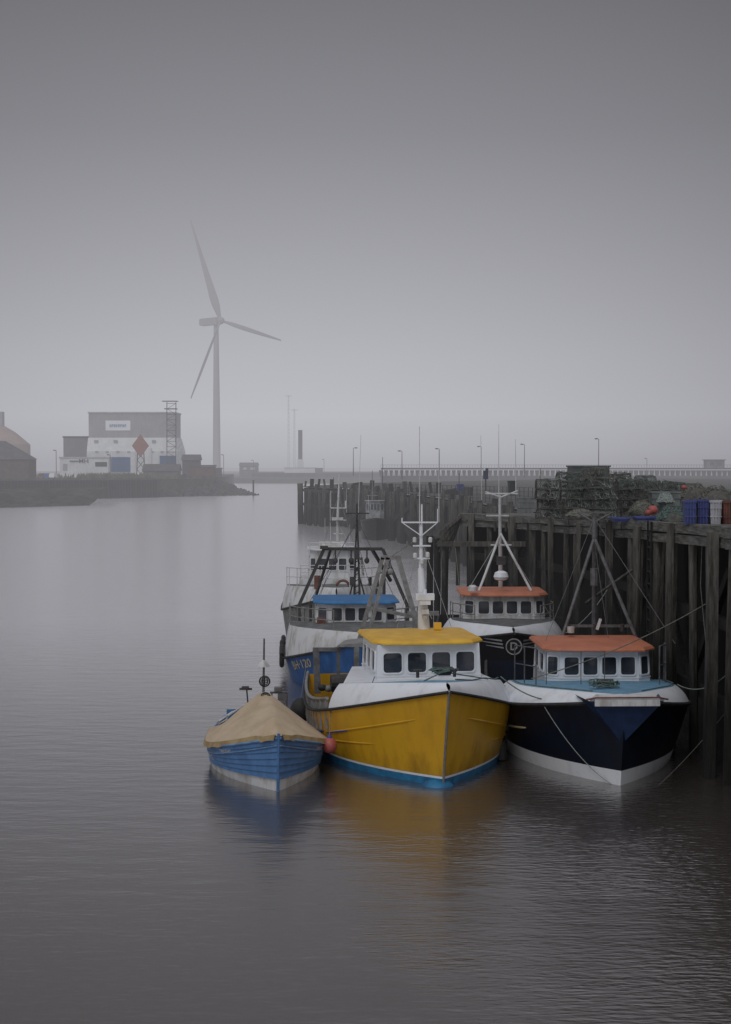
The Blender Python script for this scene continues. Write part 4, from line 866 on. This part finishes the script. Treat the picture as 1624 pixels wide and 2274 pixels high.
bld('shed','low dark shed with tiny windows right of the wind turbine on the far shore',532,571,1034,680,10,slate,slate,zb_=2,gable=True,roofh=1.5,windows=[(540,548,1038,1043,'window',lgrey),(556,566,1038,1043,'window',lgrey)])
bld('store_building','pale low building under the far chimney',632,700,1040,700,14,cladw,lgrey,zb_=2)
bld('store_building','tiny dark cabin on the far shore left of the trestle',700,716,1041,690,8,slate,slate,zb_=2)
random.seed(9)
for k,(px,cc) in enumerate(((92,'left'),(104,'middle'),(116,'right'))):
    a=P(px,1048,352); t=thing('parked_car','small parked vehicle beside the brown shed, '+cc+' of three','car',(a.x,352,4.35))
    m=MB(); m.prism([V((a.x-.75,351,4.7)),V((a.x+.75,351,4.7)),V((a.x+.75,355,4.7)),V((a.x-.75,355,4.7))],[V((a.x-.6,351.9,5.7)),V((a.x+.6,351.9,5.7)),V((a.x+.6,354,5.7)),V((a.x-.6,354,5.7))]); m.build('body',[redsh,cladb,cladw][k],t)
    for sx_ in(-.7,.7): MB().tube([(a.x+sx_-.1,351.6,4.65),(a.x+sx_+.1,351.6,4.65)],.32,10).build('wheel',rubber,t)
t=thing('chimney_stack','dark square chimney with white base on the far shore','chimney',tuple(P(667,1040,720)))
a=P(662.5,1020,720);b=P(671.5,955,720); MB().box(((a.x+b.x)/2,721,(a.z+b.z)/2),(b.x-a.x,2,b.z-a.z)).build('stack',mat('dark_chimney',(.008,.009,.011),(.005,.006,.007),.3,.8),t,smooth=0)
a2=P(656,1042,720); MB().prism([V((a2.x,719,2)),V((b.x+1.4,719,2)),V((b.x+1.4,723,2)),V((a2.x,723,2))],[V((a.x-.2,719.5,a.z)),V((b.x+.2,719.5,a.z)),V((b.x+.2,722,a.z)),V((a.x-.2,722,a.z))]).build('base',cladw,t,smooth=0)
for px,pt,lb in((641,877,'taller thin lattice mast left of the chimney'),(654,908,'shorter thin lattice mast left of the chimney')):
    q=P(px,pt,800); t=thing('radio_mast',lb,'mast',(q.x,800,2)); w=.5; m=MB()
    for s_ in(-1,1): m.tube([(q.x+s_*w,800,2),(q.x+s_*w*.5,800,q.z)],.07,4)
    nn=20
    for k in range(nn):
        z=2+(q.z-2)*k/nn; z2=2+(q.z-2)*(k+1)/nn; m.tube([(q.x-w*.8*(-1)**k,800,z),(q.x+w*.8*(-1)**k,800,z2)],.05,4)
    m.build('lattice',lgrey,t); MB().tube([(q.x-2,800,q.z-.6),(q.x+2,800,q.z-.6)],.1,4).build('crossarm',lgrey,t)
for px,pt,Y in((125,1000,420),(245,1010,380),(497,1010,500),(563,1022,600),(720,1020,650),(1437,1018,500)):
    q=P(px,pt,Y); t=thing('street_lamp','thin distant lamp post '+{125:'left of the white building',245:'in front of the warehouse',497:'just right of the turbine tower',563:'above the far dark shed',720:'right of the chimney',1437:'behind the pot stacks on the horizon'}[px],'street lamp',(q.x,Y,3)); MB().tube([(q.x,Y,3),(q.x,Y,q.z)],.1,5).build('pole',darksteel,t); MB().ball((q.x-.5,Y,q.z),.3,(1.5,1,.5),8).build('lamp_head',darksteel,t)
# ================================================================= WIND TURBINE
turb=mat('turbine_white',(.42,.42,.43),(.38,.38,.39),.05,.6)
Y=740.0; K=Y/F; hub=P(490,712,Y); base=P(481,1047,Y-0)
t=thing('wind_turbine','tall pale three bladed wind turbine fading into the mist','wind turbine',(base.x,Y+6,2))
ax=V((-31800,25592,-400)).normalized(); 
tc=hub+ax*4.5
m=MB(); m.tube([(P(480.5,1047,Y).x,tc.y,1),((P(480,900,Y)).x,tc.y,P(480,900,Y).z),(P(479,722,Y).x,tc.y,hub.z-1.8)],[2.1,1.75,1.25],20); m.build('tower',turb,t)
nac_a=hub+ax*1.2; nac_b=hub+ax*13.5
m=MB(); m.beam(nac_a,nac_b,3.6,3.6); m.beam(nac_b-ax*.2+V((0,0,.1)),nac_b+ax*.8+V((0,0,.1)),2.8,2.8); m.build('nacelle',turb,t)
m=MB(); m.ball(hub-ax*.3,1.9,(1,1,1),14); m.build('hub',turb,t)
for dxp,dpt,dzp in((-66,0,222),(124,165,-29),(-49,-140,-178)):
    tip=V((dxp,dpt,dzp))*K; Lb=tip.length; dr=tip.normalized(); ch=dr.cross(ax).normalized(); th_=ax
    rows=[]
    for i in range(15):
        f_=i/14; c_w=(1.2+3.4*min(1,f_/.18))*(1 if f_<.18 else (1-.8*((f_-.18)/.82)**.85)); tk=max(.12,1.5*(1-f_)**1.5*.6+.15)
        tw=R(50)*(1-f_)**2+R(12); cd=ch*math.cos(tw)+th_*math.sin(tw); td=th_*math.cos(tw)-ch*math.sin(tw)
        cpt=hub+dr*(Lb*f_); rows.append([cpt+cd*(c_w*.5*math.cos(a))+td*(tk*.5*math.sin(a)) for a in [2*math.pi*k/10 for k in range(11)]])
    MB().grid(rows).build('blade',turb,t,smooth=60)
# ================================================================= WATER
wm=bpy.data.materials.new('muddy_harbour_water'); wm.use_nodes=True; nt=wm.node_tree; nt.nodes.clear()
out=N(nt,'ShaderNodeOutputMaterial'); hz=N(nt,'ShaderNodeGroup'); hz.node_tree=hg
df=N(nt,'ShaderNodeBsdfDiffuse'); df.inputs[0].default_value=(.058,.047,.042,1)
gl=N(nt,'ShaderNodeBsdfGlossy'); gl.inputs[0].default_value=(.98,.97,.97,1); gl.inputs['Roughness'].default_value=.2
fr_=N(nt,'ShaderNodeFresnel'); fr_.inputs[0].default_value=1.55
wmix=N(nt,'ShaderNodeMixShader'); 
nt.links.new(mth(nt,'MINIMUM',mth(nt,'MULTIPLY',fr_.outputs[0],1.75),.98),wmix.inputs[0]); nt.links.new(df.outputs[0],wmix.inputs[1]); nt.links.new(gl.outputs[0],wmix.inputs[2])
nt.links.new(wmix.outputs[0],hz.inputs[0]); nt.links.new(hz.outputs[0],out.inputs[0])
g=N(nt,'ShaderNodeNewGeometry')
def wav(scale,st,rot,det=3):
    mp=N(nt,'ShaderNodeMapping'); mp.inputs['Scale'].default_value=st; mp.inputs['Rotation'].default_value=(0,0,R(rot)); nt.links.new(g.outputs['Position'],mp.inputs[0])
    n=N(nt,'ShaderNodeTexNoise'); n.inputs['Scale'].default_value=scale; n.inputs['Detail'].default_value=det; nt.links.new(mp.outputs[0],n.inputs['Vector']); return n.outputs[0]
w1=wav(1.5,(.45,1.3,1),10); w2=wav(7.5,(.4,1.3,1),-28,2); w3=wav(.13,(1,1.4,1),10,2)
s4=N(nt,'ShaderNodeSeparateXYZ'); nt.links.new(g.outputs['Position'],s4.inputs[0])
xr=mth(nt,'MULTIPLY_ADD',s4.outputs[0],.15,.05)
patch=mth(nt,'ADD',mth(nt,'MULTIPLY_ADD',w3,3.0,-1.5),xr,clamp=True)
patch=mth(nt,'MAXIMUM',patch,.16)
hsum=mth(nt,'ADD',mth(nt,'MULTIPLY',w1,.036),mth(nt,'MULTIPLY',mth(nt,'MULTIPLY',w2,.06),patch))
bp=N(nt,'ShaderNodeBump'); bp.inputs['Strength'].default_value=.6; bp.inputs['Distance'].default_value=1.0; nt.links.new(hsum,bp.inputs['Height']); nt.links.new(bp.outputs[0],gl.inputs['Normal'])
m=MB(); m.add([(-4000,-60,0),(4000,-60,0),(4000,6000,0),(-4000,6000,0)],[(0,1,2,3)]); struct(m,'water',wm,smooth=0)
# ================================================================= WORLD
w=bpy.data.worlds.new('World'); scene.world=w; w.use_nodes=True; nt=w.node_tree; nt.nodes.clear()
out=N(nt,'ShaderNodeOutputWorld'); bg=N(nt,'ShaderNodeBackground'); nt.links.new(bg.outputs[0],out.inputs[0])
tc_=N(nt,'ShaderNodeTexCoord'); sp=N(nt,'ShaderNodeSeparateXYZ'); nt.links.new(tc_.outputs['Generated'],sp.inputs[0])
rp=N(nt,'ShaderNodeValToRGB'); cr=rp.color_ramp
stops=[(0,.40),(.012,.44),(.035,.48),(.075,.445),(.15,.345),(.227,.245),(.31,.175),(.40,.21),(.6,.36),(1,.65)]
cr.elements[0].position=0; cr.elements[1].position=1
for i,(p_,v_) in enumerate(stops):
    e=cr.elements[0] if i==0 else (cr.elements[-1] if i==len(stops)-1 else cr.elements.new(p_))
    e.color=(v_*.98,v_*.98,v_*1.07,1)
nt.links.new(mth(nt,'MAXIMUM',sp.outputs[2],0.0),rp.inputs[0])
az=mth(nt,'MAXIMUM',mth(nt,'MULTIPLY_ADD',mth(nt,'POWER',mth(nt,'ABSOLUTE',mth(nt,'ADD',sp.outputs[0],.05)),2.0),-2.6,1.03),.68)
mu=N(nt,'ShaderNodeVectorMath',operation='SCALE'); nt.links.new(rp.outputs[0],mu.inputs[0]); nt.links.new(az,mu.inputs['Scale'])
back=mth(nt,'MULTIPLY_ADD',sp.outputs[1],-1.4,.1,clamp=True)
mixb=N(nt,'ShaderNodeMix',data_type='RGBA'); nt.links.new(back,mixb.inputs[0]); nt.links.new(mu.outputs[0],mixb.inputs[6]); mixb.inputs[7].default_value=(.48,.485,.51,1)
sky=N(nt,'ShaderNodeTexSky'); sky.sky_type='NISHITA'; sky.sun_disc=False; sky.sun_elevation=R(48); sky.sun_rotation=R(200)
hs=N(nt,'ShaderNodeHueSaturation'); hs.inputs['Saturation'].default_value=.2; hs.inputs['Value'].default_value=.05; nt.links.new(sky.outputs[0],hs.inputs['Color'])
mixs=N(nt,'ShaderNodeMix',data_type='RGBA'); mixs.inputs[0].default_value=.04; nt.links.new(mixb.outputs[2],mixs.inputs[6]); nt.links.new(hs.outputs[0],mixs.inputs[7])
nt.links.new(mixs.outputs[2],bg.inputs[0]); bg.inputs[1].default_value=1.03
su=bpy.data.lights.new('sun','SUN'); su.energy=.65; su.angle=R(25); su.color=(1,.98,.95); so=bpy.data.objects.new('sun',su); COL.objects.link(so)
so.rotation_euler=V((.35,1,-1.15)).to_track_quat('-Z','Y').to_euler(); so.location=(-20,-30,60)
cam=bpy.data.cameras.new('camera'); cam.sensor_fit='VERTICAL'; cam.sensor_height=36; cam.sensor_width=36; cam.lens=50*F/3158.3; cam.clip_end=9000; cam.clip_start=.1
co=bpy.data.objects.new('camera',cam); COL.objects.link(co); co.location=(0,0,CZ); co.rotation_euler=(R(90)-TH,0,0); scene.camera=co
scene.view_settings.view_transform='Standard'; scene.view_settings.look='None'; scene.view_settings.exposure=0
